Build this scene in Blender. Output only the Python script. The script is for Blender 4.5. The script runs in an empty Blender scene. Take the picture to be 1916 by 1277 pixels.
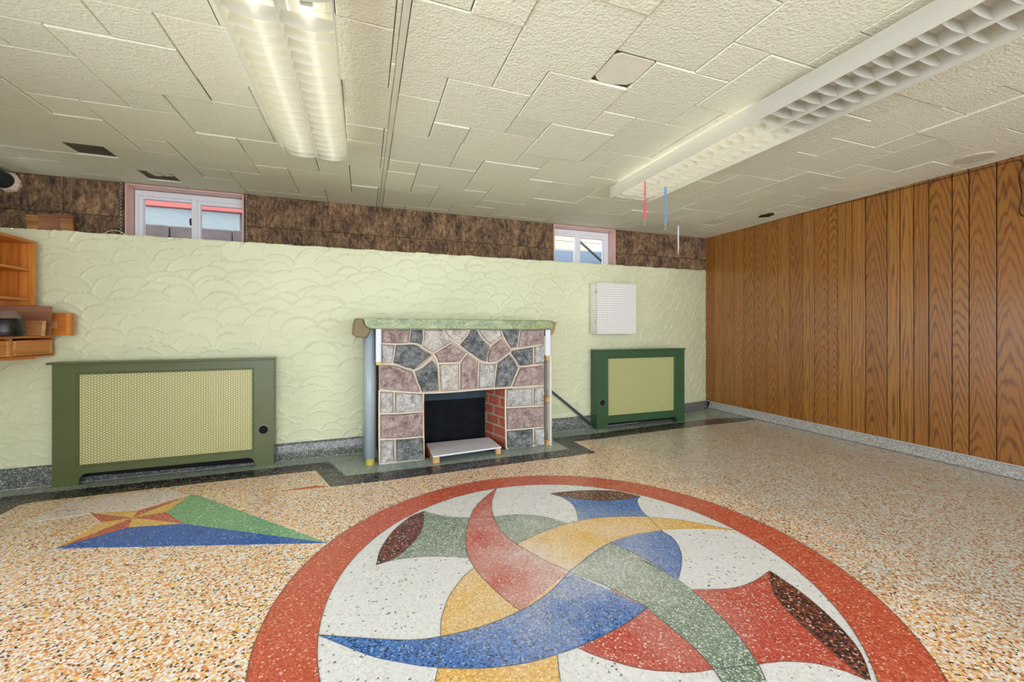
import bpy, bmesh, math, random, json
import numpy as np
from mathutils import Vector, Matrix
from mathutils import noise as mnoise
random.seed(7)
rng = np.random.RandomState(11)
sc = bpy.context.scene
COL = sc.collection
PI = math.pi

# ---------------------------------------------------------------- camera
cam_d = bpy.data.cameras.new('camera')
cam = bpy.data.objects.new('camera', cam_d); COL.objects.link(cam)
F_PX, YAW, CX, CY = 765.7, math.radians(19.85), 958.0, 615.5
cam_d.sensor_fit = 'HORIZONTAL'; cam_d.sensor_width = 36.0
cam_d.lens = F_PX / 1916 * 36.0
cam_d.shift_y = -(1277 / 2 - CY) / 1916
cam_d.clip_start = .02
cam.location = (0, 0, 1.0)
cam.rotation_euler = (PI / 2, 0, -YAW)
sc.camera = cam

# ---------------------------------------------------------------- world
w = bpy.data.worlds.new('world'); sc.world = w; w.use_nodes = True
bg = w.node_tree.nodes['Background']
bg.inputs[0].default_value = (.962, .972, 1.0, 1); bg.inputs[1].default_value = 3.2
TUBE_ON = 2.0
sc.view_settings.view_transform = 'Standard'
sc.view_settings.look = 'None'
sc.view_settings.gamma = 1
sc.view_settings.use_curve_mapping = False
sc.view_settings.exposure = 1.08
sc.cycles.use_denoising = True
sc.cycles.max_bounces = 10; sc.cycles.diffuse_bounces = 5; sc.cycles.transparent_max_bounces = 12
sc.cycles.sample_clamp_indirect = 6

# ---------------------------------------------------------------- helpers
def S(r, g, b, a=1):
    f = lambda c: (c / 255) / 12.92 if c / 255 <= .04045 else (((c / 255) + .055) / 1.055) ** 2.4
    return (f(r), f(g), f(b), a)

class MB:
    def __init__(s): s.v = []; s.f = []
    def add(s, vs, fs):
        n = len(s.v); s.v += [tuple(v) for v in vs]; s.f += [tuple(n + i for i in f) for f in fs]; return s
    def box(s, x0, x1, y0, y1, z0, z1, M=None):
        vs = [Vector((x, y, z)) for x in (x0, x1) for y in (y0, y1) for z in (z0, z1)]
        if M: vs = [M @ v for v in vs]
        return s.add(vs, [(0, 1, 3, 2), (4, 6, 7, 5), (0, 4, 5, 1), (2, 3, 7, 6), (0, 2, 6, 4), (1, 5, 7, 3)])
    def prism(s, pts, fn, a, b):
        """polygon pts (2d) swept from a to b; fn(p, t) -> 3d"""
        n = len(pts)
        vs = [fn(p, a) for p in pts] + [fn(p, b) for p in pts]
        fs = [tuple(range(n))[::-1], tuple(range(n, 2 * n))] + [(i, (i + 1) % n, n + (i + 1) % n, n + i) for i in range(n)]
        return s.add(vs, fs)
    def tube(s, pts, r, n=8, cap=True):
        pts = [Vector(p) for p in pts]; rings = []
        R = r if isinstance(r, (list, tuple)) else [r] * len(pts)
        up = None
        for i, p in enumerate(pts):
            d = (pts[min(i + 1, len(pts) - 1)] - pts[max(i - 1, 0)]).normalized()
            if up is None: up = Vector((0, 0, 1)) if abs(d.z) < .9 else Vector((1, 0, 0))
            a = d.cross(up).normalized(); b = d.cross(a).normalized(); up = -b if False else up
            if abs(d.dot(up)) > .95: up = Vector((1, 0, 0)) if abs(d.x) < .9 else Vector((0, 1, 0)); a = d.cross(up).normalized(); b = d.cross(a).normalized()
            rings.append([p + (a * math.cos(2 * PI * k / n) + b * math.sin(2 * PI * k / n)) * R[i] for k in range(n)])
        vs = [v for q in rings for v in q]
        fs = [(i * n + k, i * n + (k + 1) % n, (i + 1) * n + (k + 1) % n, (i + 1) * n + k) for i in range(len(pts) - 1) for k in range(n)]
        if cap: fs += [tuple(range(n))[::-1], tuple(range(len(vs) - n, len(vs)))]
        return s.add(vs, fs)
    def lathe(s, prof, c=(0, 0, 0), n=20, a0=0, a1=2 * PI):
        full = abs(a1 - a0 - 2 * PI) < 1e-6; m = n if full else n + 1
        vs = [(c[0] + r * math.cos(a0 + (a1 - a0) * k / n), c[1] + r * math.sin(a0 + (a1 - a0) * k / n), c[2] + z) for r, z in prof for k in range(m)]
        fs = []
        for i in range(len(prof) - 1):
            for k in range(n):
                k2 = (k + 1) % m if full else k + 1
                fs.append((i * m + k, i * m + k2, (i + 1) * m + k2, (i + 1) * m + k))
        return s.add(vs, fs)

def obj(name, mb, mat, parent=None, loc=None, bevel=0, smooth=False, seg=1):
    me = bpy.data.meshes.new(name)
    me.from_pydata([tuple(v) for v in mb.v], [], mb.f)
    bm = bmesh.new(); bm.from_mesh(me); bmesh.ops.recalc_face_normals(bm, faces=bm.faces); bm.to_mesh(me); bm.free()
    if smooth:
        me.polygons.foreach_set('use_smooth', [True] * len(me.polygons))
    me.materials.append(mat)
    o = bpy.data.objects.new(name, me); COL.objects.link(o)
    if parent: o.parent = parent
    if loc: o.location = loc
    if bevel:
        m = o.modifiers.new('bevel', 'BEVEL'); m.width = bevel; m.segments = seg; m.limit_method = 'ANGLE'; m.angle_limit = math.radians(40)
    return o
def tag(o, label, cat, group=None):
    o['label'] = label; o['category'] = cat
    if group: o['group'] = group
    return o
def thing(name, label, cat, loc=(0, 0, 0), rz=0, group=None):
    o = bpy.data.objects.new(name, None); COL.objects.link(o); o.empty_display_size = .05
    o.location = loc; o.rotation_euler = (0, 0, rz)
    return tag(o, label, cat, group)
def struct(name, mb=None, mat=None, **k):
    if mb is None:
        o = bpy.data.objects.new(name, None); COL.objects.link(o)
    else: o = obj(name, mb, mat, **k)
    o['kind'] = 'structure'; return o
def linked(name, me, parent, loc, rot=None):
    o = bpy.data.objects.new(name, me); COL.objects.link(o); o.parent = parent; o.location = loc
    if rot: o.rotation_euler = rot
    return o
def smooth_curve(p, n=6):
    """Catmull-Rom through an open list of 2d points"""
    out = []; P = [Vector(q) for q in p]
    P = [P[0] * 2 - P[1]] + P + [P[-1] * 2 - P[-2]]
    for i in range(1, len(P) - 2):
        for k in range(n):
            t = k / n; a, b, c, d = P[i - 1:i + 3]
            out.append(.5 * ((2 * b) + (c - a) * t + (2 * a - 5 * b + 4 * c - d) * t * t + (3 * b - a - 3 * c + d) * t ** 3))
    out.append(P[-2]); return out

# ---------------------------------------------------------------- materials
def newmat(name):
    m = bpy.data.materials.new(name); m.use_nodes = True
    nt = m.node_tree; b = nt.nodes['Principled BSDF']; return m, nt, b
def N(nt, t, **k):
    n = nt.nodes.new(t)
    for a, v in k.items():
        if a.startswith('i_'):
            key = a[2:]; key = int(key) if key.isdigit() else key
            n.inputs[key].default_value = v
        else: setattr(n, a, v)
    return n
def math_(nt, op, a, b=None, c=None, clamp=False):
    n = nt.nodes.new('ShaderNodeMath'); n.operation = op; n.use_clamp = clamp
    for i, x in enumerate((a, b, c)):
        if x is None: continue
        if isinstance(x, (int, float)): n.inputs[i].default_value = x
        else: nt.links.new(x, n.inputs[i])
    return n.outputs[0]
def mixc(nt, fac, a, b):
    n = nt.nodes.new('ShaderNodeMix'); n.data_type = 'RGBA'
    for i, x in ((0, fac), (6, a), (7, b)):
        if isinstance(x, (int, float, tuple)): n.inputs[i].default_value = x
        else: nt.links.new(x, n.inputs[i])
    return n.outputs[2]
def ramp(nt, fac, stops, const=False):
    n = nt.nodes.new('ShaderNodeValToRGB'); cr = n.color_ramp
    if const: cr.interpolation = 'CONSTANT'
    while len(cr.elements) > 1: cr.elements.remove(cr.elements[0])
    cr.elements[0].position = stops[0][0]; cr.elements[0].color = stops[0][1]
    for p, c in stops[1:]:
        e = cr.elements.new(p); e.color = c
    nt.links.new(fac, n.inputs[0]); return n.outputs[0]
def coords(nt, scale=(1, 1, 1), rand=False, kind='Object'):
    tc = nt.nodes.new('ShaderNodeTexCoord'); v = tc.outputs[kind]
    if rand:
        oi = nt.nodes.new('ShaderNodeObjectInfo'); a = nt.nodes.new('ShaderNodeVectorMath'); a.operation = 'MULTIPLY_ADD'
        nt.links.new(oi.outputs['Random'], a.inputs[0]); a.inputs[1].default_value = (37, 53, 71); nt.links.new(v, a.inputs[2]); v = a.outputs[0]
    m = nt.nodes.new('ShaderNodeVectorMath'); m.operation = 'MULTIPLY'; nt.links.new(v, m.inputs[0]); m.inputs[1].default_value = scale
    return m.outputs[0]
def noise(nt, v, scale, detail=3, rough=.55, out=0):
    n = N(nt, 'ShaderNodeTexNoise'); n.inputs['Scale'].default_value = scale; n.inputs['Detail'].default_value = detail; n.inputs['Roughness'].default_value = rough
    nt.links.new(v, n.inputs['Vector']); return n.outputs[out]
def bump(nt, b, h, strength, dist=.005):
    n = N(nt, 'ShaderNodeBump'); n.inputs['Strength'].default_value = strength; n.inputs['Distance'].default_value = dist
    nt.links.new(h, n.inputs['Height']); nt.links.new(n.outputs[0], b.inputs['Normal'])
def plain(name, col, rough=.5, metal=0, spec=.5, var=0, nscale=8, bmp=0, bscale=60):
    m, nt, b = newmat(name); b.inputs['Roughness'].default_value = rough; b.inputs['Metallic'].default_value = metal
    b.inputs['Specular IOR Level'].default_value = spec
    v = coords(nt)
    if var:
        f = noise(nt, v, nscale, 4)
        d = tuple(c * (1 - var) for c in col[:3]) + (1,); l = tuple(min(1, c * (1 + var)) for c in col[:3]) + (1,)
        nt.links.new(ramp(nt, f, [(.3, d), (.7, l)]), b.inputs['Base Color'])
    else: b.inputs['Base Color'].default_value = col
    if bmp: bump(nt, b, noise(nt, v, bscale, 3), bmp, .002)
    return m
def terrazzo(name, matrix, chips, scale=90, edge=.05, rough=.28, chips2=None, haze=0, dims='2D'):
    m, nt, b = newmat(name); v = coords(nt)
    wob = N(nt, 'ShaderNodeVectorMath', operation='MULTIPLY_ADD'); nt.links.new(noise(nt, v, scale * .7, 2, .5, 1), wob.inputs[0])
    wob.inputs[1].default_value = (.6 / scale,) * 3; nt.links.new(v, wob.inputs[2]); v2 = wob.outputs[0]
    vo = N(nt, 'ShaderNodeTexVoronoi', voronoi_dimensions=dims); vo.inputs['Scale'].default_value = scale; nt.links.new(v2, vo.inputs['Vector'])
    ve = N(nt, 'ShaderNodeTexVoronoi', voronoi_dimensions=dims, feature='DISTANCE_TO_EDGE'); ve.inputs['Scale'].default_value = scale; nt.links.new(v2, ve.inputs['Vector'])
    sep = N(nt, 'ShaderNodeSeparateColor'); nt.links.new(vo.outputs['Color'], sep.inputs[0])
    def stops(ch):
        t = sum(c[1] for c in ch); p = 0; o = []
        for c, wt in ch: o.append((min(p, .999), c)); p += wt / t
        return o
    col = ramp(nt, sep.outputs[0], stops(chips), True)
    if chips2:
        c2 = ramp(nt, sep.outputs[0], stops(chips2), True)
        sx = N(nt, 'ShaderNodeSeparateXYZ'); nt.links.new(v, sx.inputs[0])
        q = math_(nt, 'ADD', math_(nt, 'MULTIPLY', sx.outputs[0], 1.0), math_(nt, 'MULTIPLY', noise(nt, v, 2.5, 3), .9))
        q = math_(nt, 'ADD', q, math_(nt, 'MULTIPLY', sep.outputs[1], .5))
        col = mixc(nt, math_(nt, 'MULTIPLY', math_(nt, 'SUBTRACT', q, 2.55), 3, clamp=True), col, c2)
    # matrix wins in gaps and in a share of small cells
    g = math_(nt, 'LESS_THAN', ve.outputs['Distance'], edge)
    col = mixc(nt, g, col, matrix)
    nt.links.new(col, b.inputs['Base Color'])
    if haze:
        h = noise(nt, v, 3.2, 4)                       # pale light sheen painted into the colour, mid-medallion
        sxy = N(nt, 'ShaderNodeSeparateXYZ'); nt.links.new(v, sxy.inputs[0])
        dx = math_(nt, 'SUBTRACT', sxy.outputs[0], .78); dy = math_(nt, 'SUBTRACT', sxy.outputs[1], 1.62)
        rr = math_(nt, 'SQRT', math_(nt, 'ADD', math_(nt, 'MULTIPLY', dx, dx), math_(nt, 'MULTIPLY', dy, dy)))
        fall = math_(nt, 'SUBTRACT', 1.0, math_(nt, 'MULTIPLY', rr, 1.25), clamp=True)
        hz = math_(nt, 'MULTIPLY', math_(nt, 'MULTIPLY', math_(nt, 'SUBTRACT', h, .30, clamp=True), fall), 2.3 * haze)
        hz = math_(nt, 'MULTIPLY', hz, math_(nt, 'MULTIPLY_ADD', sep.outputs[2], .7, .6), clamp=True)
        nt.links.new(mixc(nt, hz, col, S(235, 232, 228)), b.inputs['Base Color'])
    r = math_(nt, 'ADD', math_(nt, 'MULTIPLY', noise(nt, v, 4, 4), .18), rough - .09)
    nt.links.new(r, b.inputs['Roughness'])
    b.inputs['Specular IOR Level'].default_value = .5
    return m

M = {}
WHT, BLK, ORG, YEL, TAN, GRY = S(248, 244, 238), S(52, 50, 46), S(222, 146, 80), S(246, 200, 104), S(236, 200, 158), S(170, 160, 150)
M['floor'] = terrazzo('terrazzo_floor', S(216, 190, 158), [(WHT, 30), (ORG, 20), (BLK, 8), (TAN, 20), (YEL, 11), (S(190, 116, 74), 5), (S(228, 220, 212), 16)], 150, .03,
                      chips2=[(S(206, 214, 210), 42), (S(172, 120, 76), 26), (S(196, 176, 150), 20), (S(140, 100, 66), 8), (S(190, 205, 205), 20)])
M['band'] = terrazzo('terrazzo_black', S(38, 38, 44), [(S(34, 34, 40), 40), (S(60, 60, 66), 18), (S(190, 175, 150), 9), (S(90, 95, 100), 10), (S(25, 25, 28), 30)], 170, .03)
M['gzone'] = terrazzo('terrazzo_grey_green', S(152, 166, 156), [(S(152, 166, 156), 40), (S(128, 142, 134), 20), (S(178, 190, 180), 20)], 150, .02)
M['ring'] = terrazzo('terrazzo_red', S(196, 88, 64), [(S(200, 92, 68), 50), (S(214, 120, 92), 20), (S(176, 72, 52), 22), (S(232, 190, 170), 4)], 190, .02, haze=.5)
M['red'] = terrazzo('terrazzo_red_inlay', S(192, 84, 68), [(S(196, 88, 72), 50), (S(210, 124, 104), 18), (S(170, 66, 54), 22), (S(232, 200, 186), 6)], 190, .02, haze=1)
M['white'] = terrazzo('terrazzo_white', S(230, 231, 232), [(S(230, 231, 232), 70), (S(218, 219, 218), 20), (S(120, 124, 124), 1.6), (S(214, 206, 190), 4), (S(240, 240, 238), 15)], 150, .02)
M['green'] = terrazzo('terrazzo_green', S(128, 146, 128), [(S(118, 138, 120), 34), (S(150, 168, 150), 24), (S(92, 110, 96), 16), (S(214, 222, 210), 14)], 210, .02, haze=.8)
M['blue'] = terrazzo('terrazzo_blue', S(62, 112, 186), [(S(52, 104, 184), 40), (S(74, 124, 196), 22), (S(30, 44, 76), 16), (S(160, 180, 200), 6), (S(96, 146, 206), 14)], 190, .02, haze=1)
M['yellow'] = terrazzo('terrazzo_yellow', S(226, 178, 92), [(S(228, 180, 92), 50), (S(238, 200, 124), 24), (S(206, 150, 66), 16), (S(246, 226, 184), 8)], 190, .02, haze=1)
M['dark'] = terrazzo('terrazzo_brown_black', S(70, 46, 42), [(S(44, 40, 44), 34), (S(150, 82, 64), 34), (S(214, 190, 180), 5), (S(96, 56, 46), 20)], 170, .02)
M['sblue'] = terrazzo('terrazzo_deep_blue', S(40, 96, 180), [(S(36, 90, 178), 50), (S(56, 112, 196), 22), (S(30, 60, 120), 14), (S(150, 180, 210), 4)], 190, .02, haze=.2)
M['sgreen'] = terrazzo('terrazzo_leaf_green', S(118, 172, 128), [(S(116, 170, 126), 50), (S(140, 190, 148), 22), (S(92, 146, 104), 16), (S(220, 232, 216), 5)], 190, .02, haze=.2)
M['pale'] = terrazzo('terrazzo_pale_pink', S(240, 224, 218), [(S(242, 228, 222), 34), (S(224, 196, 180), 18), (S(206, 200, 206), 20), (S(120, 112, 110), 5), (S(240, 230, 224), 20)], 150, .03)
M['cove'] = terrazzo('terrazzo_cove_grey', S(104, 108, 104), [(S(92, 97, 94), 34), (S(70, 74, 72), 24), (S(190, 194, 188), 9), (S(128, 134, 128), 18)], 190, .02, dims='3D')
M['cove_light'] = terrazzo('terrazzo_cove_light', S(166, 168, 164), [(S(164, 168, 166), 40), (S(190, 194, 192), 24), (S(140, 132, 122), 20), (S(170, 140, 112), 8)], 170, .02, dims='3D')
M['divider'] = plain('divider_metal', S(120, 122, 116), .4, .6)
M['stain'] = plain('rust_stain', S(196, 106, 52), .4, var=.3, nscale=40)

def plaster():
    m, nt, b = newmat('green_plaster'); v = coords(nt)
    f = noise(nt, v, 1.6, 4)
    nt.links.new(ramp(nt, f, [(.3, S(212, 216, 180)), (.7, S(224, 227, 192))]), b.inputs['Base Color'])
    b.inputs['Roughness'].default_value = .42; b.inputs['Specular IOR Level'].default_value = .4
    bump(nt, b, noise(nt, coords(nt, (1, 1, 3)), 14, 5), .25, .004); return m
M['plaster'] = plaster()
def ceil_mat():
    m, nt, b = newmat('ceiling_tile_paint'); v = coords(nt, rand=True)
    oi = N(nt, 'ShaderNodeObjectInfo')
    nt.links.new(ramp(nt, oi.outputs['Random'], [(0, S(224, 225, 204)), (.5, S(231, 231, 210)), (1, S(221, 222, 203))]), b.inputs['Base Color'])
    b.inputs['Roughness'].default_value = .6; b.inputs['Specular IOR Level'].default_value = .35
    h = math_(nt, 'ADD', noise(nt, v, 85, 2, .5), math_(nt, 'MULTIPLY', noise(nt, v, 30, 2), .5))
    bump(nt, b, h, .8, .0065); return m
M['tile'] = ceil_mat()
M['tile_old'] = plain('stained_tile', S(222, 219, 200), .7, var=.04, nscale=12, bmp=.4)
M['backing'] = plain('ceiling_backing', S(92, 84, 66), .8, var=.4, nscale=9)
def cork():
    m, nt, b = newmat('cork_bark'); v = coords(nt, (1, 1, .42), rand=True); v2 = coords(nt, (1, 1, .7), rand=True)
    a = noise(nt, v, 46, 6, .75); c = noise(nt, v2, 9, 4, .6); d = noise(nt, v2, 90, 3, .7)
    col = ramp(nt, math_(nt, 'ADD', math_(nt, 'MULTIPLY', a, .72), math_(nt, 'MULTIPLY', c, .34)),
               [(.38, S(42, 35, 32)), (.45, S(84, 67, 54)), (.52, S(124, 98, 74)), (.59, S(158, 124, 90)), (.68, S(206, 168, 126))])
    col = mixc(nt, math_(nt, 'MULTIPLY', math_(nt, 'SUBTRACT', d, .62, clamp=True), 5, clamp=True), col, S(170, 140, 108))
    nt.links.new(col, b.inputs['Base Color']); b.inputs['Roughness'].default_value = .75
    bump(nt, b, math_(nt, 'ADD', a, math_(nt, 'MULTIPLY', d, .35)), .9, .02); return m
M['cork'] = cork()
def panel_wood():
    m, nt, b = newmat('wood_panelling')
    tc = N(nt, 'ShaderNodeTexCoord'); sp = N(nt, 'ShaderNodeSeparateXYZ'); nt.links.new(tc.outputs['Object'], sp.inputs[0])
    oi = N(nt, 'ShaderNodeObjectInfo'); r = oi.outputs['Random']
    vr = coords(nt, (1, 4.0, .55), rand=True)
    wob = math_(nt, 'MULTIPLY', math_(nt, 'SUBTRACT', noise(nt, vr, 2.2, 3, .55), .5), 1.0)
    r2 = math_(nt, 'FRACT', math_(nt, 'MULTIPLY', r, 17.3)); r3 = math_(nt, 'FRACT', math_(nt, 'MULTIPLY', r, 41.7))
    yc = math_(nt, 'SUBTRACT', sp.outputs[1], math_(nt, 'MULTIPLY', math_(nt, 'SUBTRACT', r3, .5), .06))
    yc = math_(nt, 'ADD', yc, math_(nt, 'MULTIPLY', wob, .03))
    hyp = math_(nt, 'SQRT', math_(nt, 'ADD', math_(nt, 'MULTIPLY', yc, yc), .00012))
    cath = math_(nt, 'GREATER_THAN', r2, .5)
    r4 = math_(nt, 'FRACT', math_(nt, 'MULTIPLY', r, 97.1))
    sgn = math_(nt, 'MULTIPLY_ADD', math_(nt, 'GREATER_THAN', r4, .22), 2, -1)
    zf = math_(nt, 'MULTIPLY', math_(nt, 'MULTIPLY', sgn, math_(nt, 'ADD', math_(nt, 'MULTIPLY', cath, math_(nt, 'MULTIPLY_ADD', r4, 44, 26)), 4)), sp.outputs[2])
    t = math_(nt, 'ADD', zf, math_(nt, 'MULTIPLY', hyp, math_(nt, 'SUBTRACT', 330, math_(nt, 'MULTIPLY', cath, 90))))
    t = math_(nt, 'ADD', t, math_(nt, 'MULTIPLY', wob, 30))
    s = math_(nt, 'MULTIPLY_ADD', math_(nt, 'SINE', t), .5, .5)
    s = math_(nt, 'POWER', s, 2.8)
    fine = noise(nt, coords(nt, (1, 90, 2.2), rand=True), 3, 4, .7)
    base = ramp(nt, fine, [(.3, S(136, 84, 28)), (.7, S(176, 120, 50))])
    tone = ramp(nt, r3, [(0, S(158, 102, 38)), (.5, S(176, 122, 54)), (1, S(142, 86, 32))])
    base = mixc(nt, .45, base, tone)
    amp = math_(nt, 'MULTIPLY', s, math_(nt, 'MULTIPLY_ADD', noise(nt, vr, 4, 2), 1.5, -.15, clamp=True))
    col = mixc(nt, amp, base, S(96, 50, 14))
    nt.links.new(col, b.inputs['Base Color'])
    b.inputs['Roughness'].default_value = .30; b.inputs['IOR'].default_value = 1.6; b.inputs['Anisotropic'].default_value = .92
    tg = N(nt, 'ShaderNodeCombineXYZ'); tg.inputs[1].default_value = 1; nt.links.new(tg.outputs[0], b.inputs['Tangent'])   # vertical grain smears reflections sideways
    bump(nt, b, math_(nt, 'SUBTRACT', fine, math_(nt, 'MULTIPLY', s, .5)), .12, .002); return m
M['panel'] = panel_wood()
def pine(name, c1, c2, c3, scale=(1, 1, 1), axis=2):
    m, nt, b = newmat(name)
    sc_ = [38, 38, 38]; sc_[axis] = 1.6
    v = coords(nt, tuple(sc_), rand=True); a = noise(nt, v, 1.0, 3, .6)
    v2 = coords(nt, (9, 9, 9), rand=True); k = noise(nt, v2, 1.2, 2)
    col = ramp(nt, a, [(.30, c3), (.45, c2), (.65, c1)])
    col = mixc(nt, math_(nt, 'MULTIPLY', k, .35), col, c2)
    nt.links.new(col, b.inputs['Base Color']); b.inputs['Roughness'].default_value = .38
    bump(nt, b, a, .08, .002); return m
M['pine_z'] = pine('varnished_pine_upright', S(222, 148, 66), S(200, 118, 44), S(158, 84, 28), axis=2)
M['pine_y'] = pine('varnished_pine_shelf', S(222, 148, 66), S(200, 118, 44), S(158, 84, 28), axis=1)
M['pine_x'] = pine('varnished_pine_end', S(206, 128, 54), S(186, 104, 40), S(146, 76, 26), axis=0)
M['raw_wood'] = pine('raw_wood', S(196, 148, 96), S(170, 116, 70), S(140, 92, 54), axis=0)
M['brown_board'] = pine('brown_board', S(160, 112, 82), S(142, 94, 68), S(110, 70, 50), axis=0)
M['block_wood'] = pine('block_wood', S(214, 176, 122), S(196, 152, 98), S(168, 122, 74), axis=1)
M['cover'] = plain('olive_green_paint', S(88, 98, 58), .33, var=.07, nscale=3)
M['cover2'] = plain('dark_green_paint', S(50, 84, 52), .33, var=.07, nscale=3)
def perf(name, base, hole, pitch, rad, hexa):
    m, nt, b = newmat(name); tc = N(nt, 'ShaderNodeTexCoord'); sp = N(nt, 'ShaderNodeSeparateXYZ'); nt.links.new(tc.outputs['Object'], sp.inputs[0])
    def lat(px, pz, ox, oz):
        x = math_(nt, 'PINGPONG', math_(nt, 'ADD', sp.outputs[0], ox + 10 * px), px / 2); z = math_(nt, 'PINGPONG', math_(nt, 'ADD', sp.outputs[2], oz + 10 * pz), pz / 2)
        return math_(nt, 'SQRT', math_(nt, 'ADD', math_(nt, 'MULTIPLY', x, x), math_(nt, 'MULTIPLY', z, z)))
    if hexa:
        px, pz = pitch, pitch * 1.732
        d = math_(nt, 'MINIMUM', lat(px, pz, 0, 0), lat(px, pz, px / 2, pz / 2))
        # honeycomb: leave out every third dot
        e = math_(nt, 'MINIMUM', lat(px * 3, pz, 0, 0), lat(px * 3, pz, px * 1.5, pz / 2))
        hit = math_(nt, 'MULTIPLY', math_(nt, 'LESS_THAN', d, rad), math_(nt, 'GREATER_THAN', e, rad * 1.05))
    else:
        hit = math_(nt, 'LESS_THAN', lat(pitch, pitch, 0, 0), rad)
    nt.links.new(mixc(nt, hit, base, hole), b.inputs['Base Color'])
    b.inputs['Roughness'].default_value = .35; return m
M['grille'] = perf('perforated_cream_sheet', S(206, 202, 142), S(44, 42, 20), .0098, .0029, True)
M['grille2'] = perf('perforated_cream_sheet_square', S(200, 202, 140), S(62, 56, 24), .0118, .0037, False)
M['peg'] = perf('white_pegboard', S(228, 228, 224), S(100, 100, 98), .0235, .0036, False)
M['white_paint'] = plain('white_paint', S(232, 232, 228), .35)
M['board_white'] = plain('white_laminate', S(226, 230, 238), .3)
M['vinyl'] = plain('white_vinyl', S(238, 240, 244), .3)
M['blueish'] = plain('pale_blue_strip', S(212, 220, 236), .35)
M['chrome'] = plain('steel', S(190, 190, 192), .25, 1)
M['darksteel'] = plain('dark_steel', S(64, 74, 72), .4, .7)
M['black'] = plain('black', S(16, 15, 15), .35)
M['void'] = plain('hole_dark', S(12, 10, 8), .9)
M['iron'] = plain('dark_iron_plate', S(20, 24, 28), .8, 0, spec=.15, var=.35, nscale=12)
M['soot'] = plain('soot', S(44, 34, 28), .9, var=.4, nscale=20)
M['brick'] = plain('red_brick', S(166, 82, 62), .85, var=.25, nscale=30, bmp=.5)
M['brick_mortar'] = plain('brick_mortar', S(172, 152, 130), .9, var=.1, bmp=.5)
M['mortar'] = plain('stone_mortar', S(196, 180, 160), .85, var=.08, nscale=20, bmp=.5)
M['bead'] = plain('mortar_bead', S(226, 214, 194), .75, var=.05, nscale=30, bmp=.3)
def stone(name, cs, speck=None):
    m, nt, b = newmat(name); v = coords(nt, rand=False)
    v = coords(nt, rand=True)
    a = noise(nt, v, 14, 6, .7); f = noise(nt, v, 130, 3, .75)
    col = ramp(nt, math_(nt, 'ADD', math_(nt, 'MULTIPLY', a, .48), math_(nt, 'MULTIPLY', f, .52)), [(.40, cs[0]), (.48, cs[1]), (.57, cs[2])])
    if speck: col = mixc(nt, math_(nt, 'MULTIPLY', math_(nt, 'SUBTRACT', f, .58, clamp=True), 7, clamp=True), col, speck)
    nt.links.new(col, b.inputs['Base Color']); b.inputs['Roughness'].default_value = .7
    bump(nt, b, math_(nt, 'ADD', a, math_(nt, 'MULTIPLY', f, .3)), 1.0, .03); return m
M['s_p'] = stone('pink_granite', [S(122, 102, 100), S(176, 154, 148), S(208, 190, 182)], S(210, 198, 190))
M['s_d'] = stone('slate_blue_stone', [S(54, 58, 62), S(112, 118, 120), S(168, 172, 170)], S(184, 182, 176))
M['s_c'] = stone('cream_granite', [S(166, 156, 144), S(218, 211, 200), S(238, 233, 222)], S(128, 124, 120))
M['s_w'] = stone('grey_white_granite', [S(150, 148, 144), S(208, 207, 203), S(232, 231, 226)], S(110, 112, 114))
def marble():
    m, nt, b = newmat('green_marble_laminate'); v = coords(nt, (1, 1, 2.2))
    a = noise(nt, v, 9, 6, .7); c = noise(nt, v, 16, 3)
    vein = math_(nt, 'ABSOLUTE', math_(nt, 'SUBTRACT', c, .5))
    col = ramp(nt, a, [(.3, S(92, 112, 70)), (.5, S(126, 144, 94)), (.7, S(156, 168, 118))])
    col = mixc(nt, math_(nt, 'LESS_THAN', vein, .012), col, S(186, 194, 146)); nt.links.new(col, b.inputs['Base Color'])
    b.inputs['Roughness'].default_value = .3; return m
M['marble'] = marble()
M['olive_brown'] = plain('olive_brown_board', S(112, 94, 38), .4, var=.15, nscale=6)
M['board_brown'] = plain('raw_board', S(168, 126, 82), .5, var=.12, nscale=8)
M['column'] = plain('grey_blue_laminate', S(160, 176, 184), .3)
M['tape'] = plain('yellow_tape', S(196, 180, 84), .4, var=.15)
def plastic():
    m, nt, b = newmat('white_louvre_plastic'); nt.nodes.remove(b)
    out = nt.nodes['Material Output']
    d = N(nt, 'ShaderNodeBsdfDiffuse'); d.inputs[0].default_value = (.80, .79, .72, 1)
    t = N(nt, 'ShaderNodeBsdfTranslucent'); t.inputs[0].default_value = (.84, .83, .76, 1)
    g = N(nt, 'ShaderNodeBsdfGlossy'); g.inputs['Roughness'].default_value = .25; g.inputs[0].default_value = (.9, .9, .88, 1)
    x = N(nt, 'ShaderNodeMixShader'); x.inputs[0].default_value = .5; nt.links.new(d.outputs[0], x.inputs[1]); nt.links.new(t.outputs[0], x.inputs[2])
    y = N(nt, 'ShaderNodeMixShader'); y.inputs[0].default_value = .06; nt.links.new(x.outputs[0], y.inputs[1]); nt.links.new(g.outputs[0], y.inputs[2])
    nt.links.new(y.outputs[0], out.inputs[0]); return m
M['louvre'] = plastic()
def emit(name, col, s):
    m, nt, b = newmat(name); b.inputs['Base Color'].default_value = col; b.inputs['Emission Color'].default_value = col; b.inputs['Emission Strength'].default_value = s; return m
M['tube_on'] = emit('lit_fluorescent_tube', (1, .965, .86, 1), TUBE_ON)
M['tube_off'] = plain('unlit_fluorescent_tube', S(230, 230, 226), .2)
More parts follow.
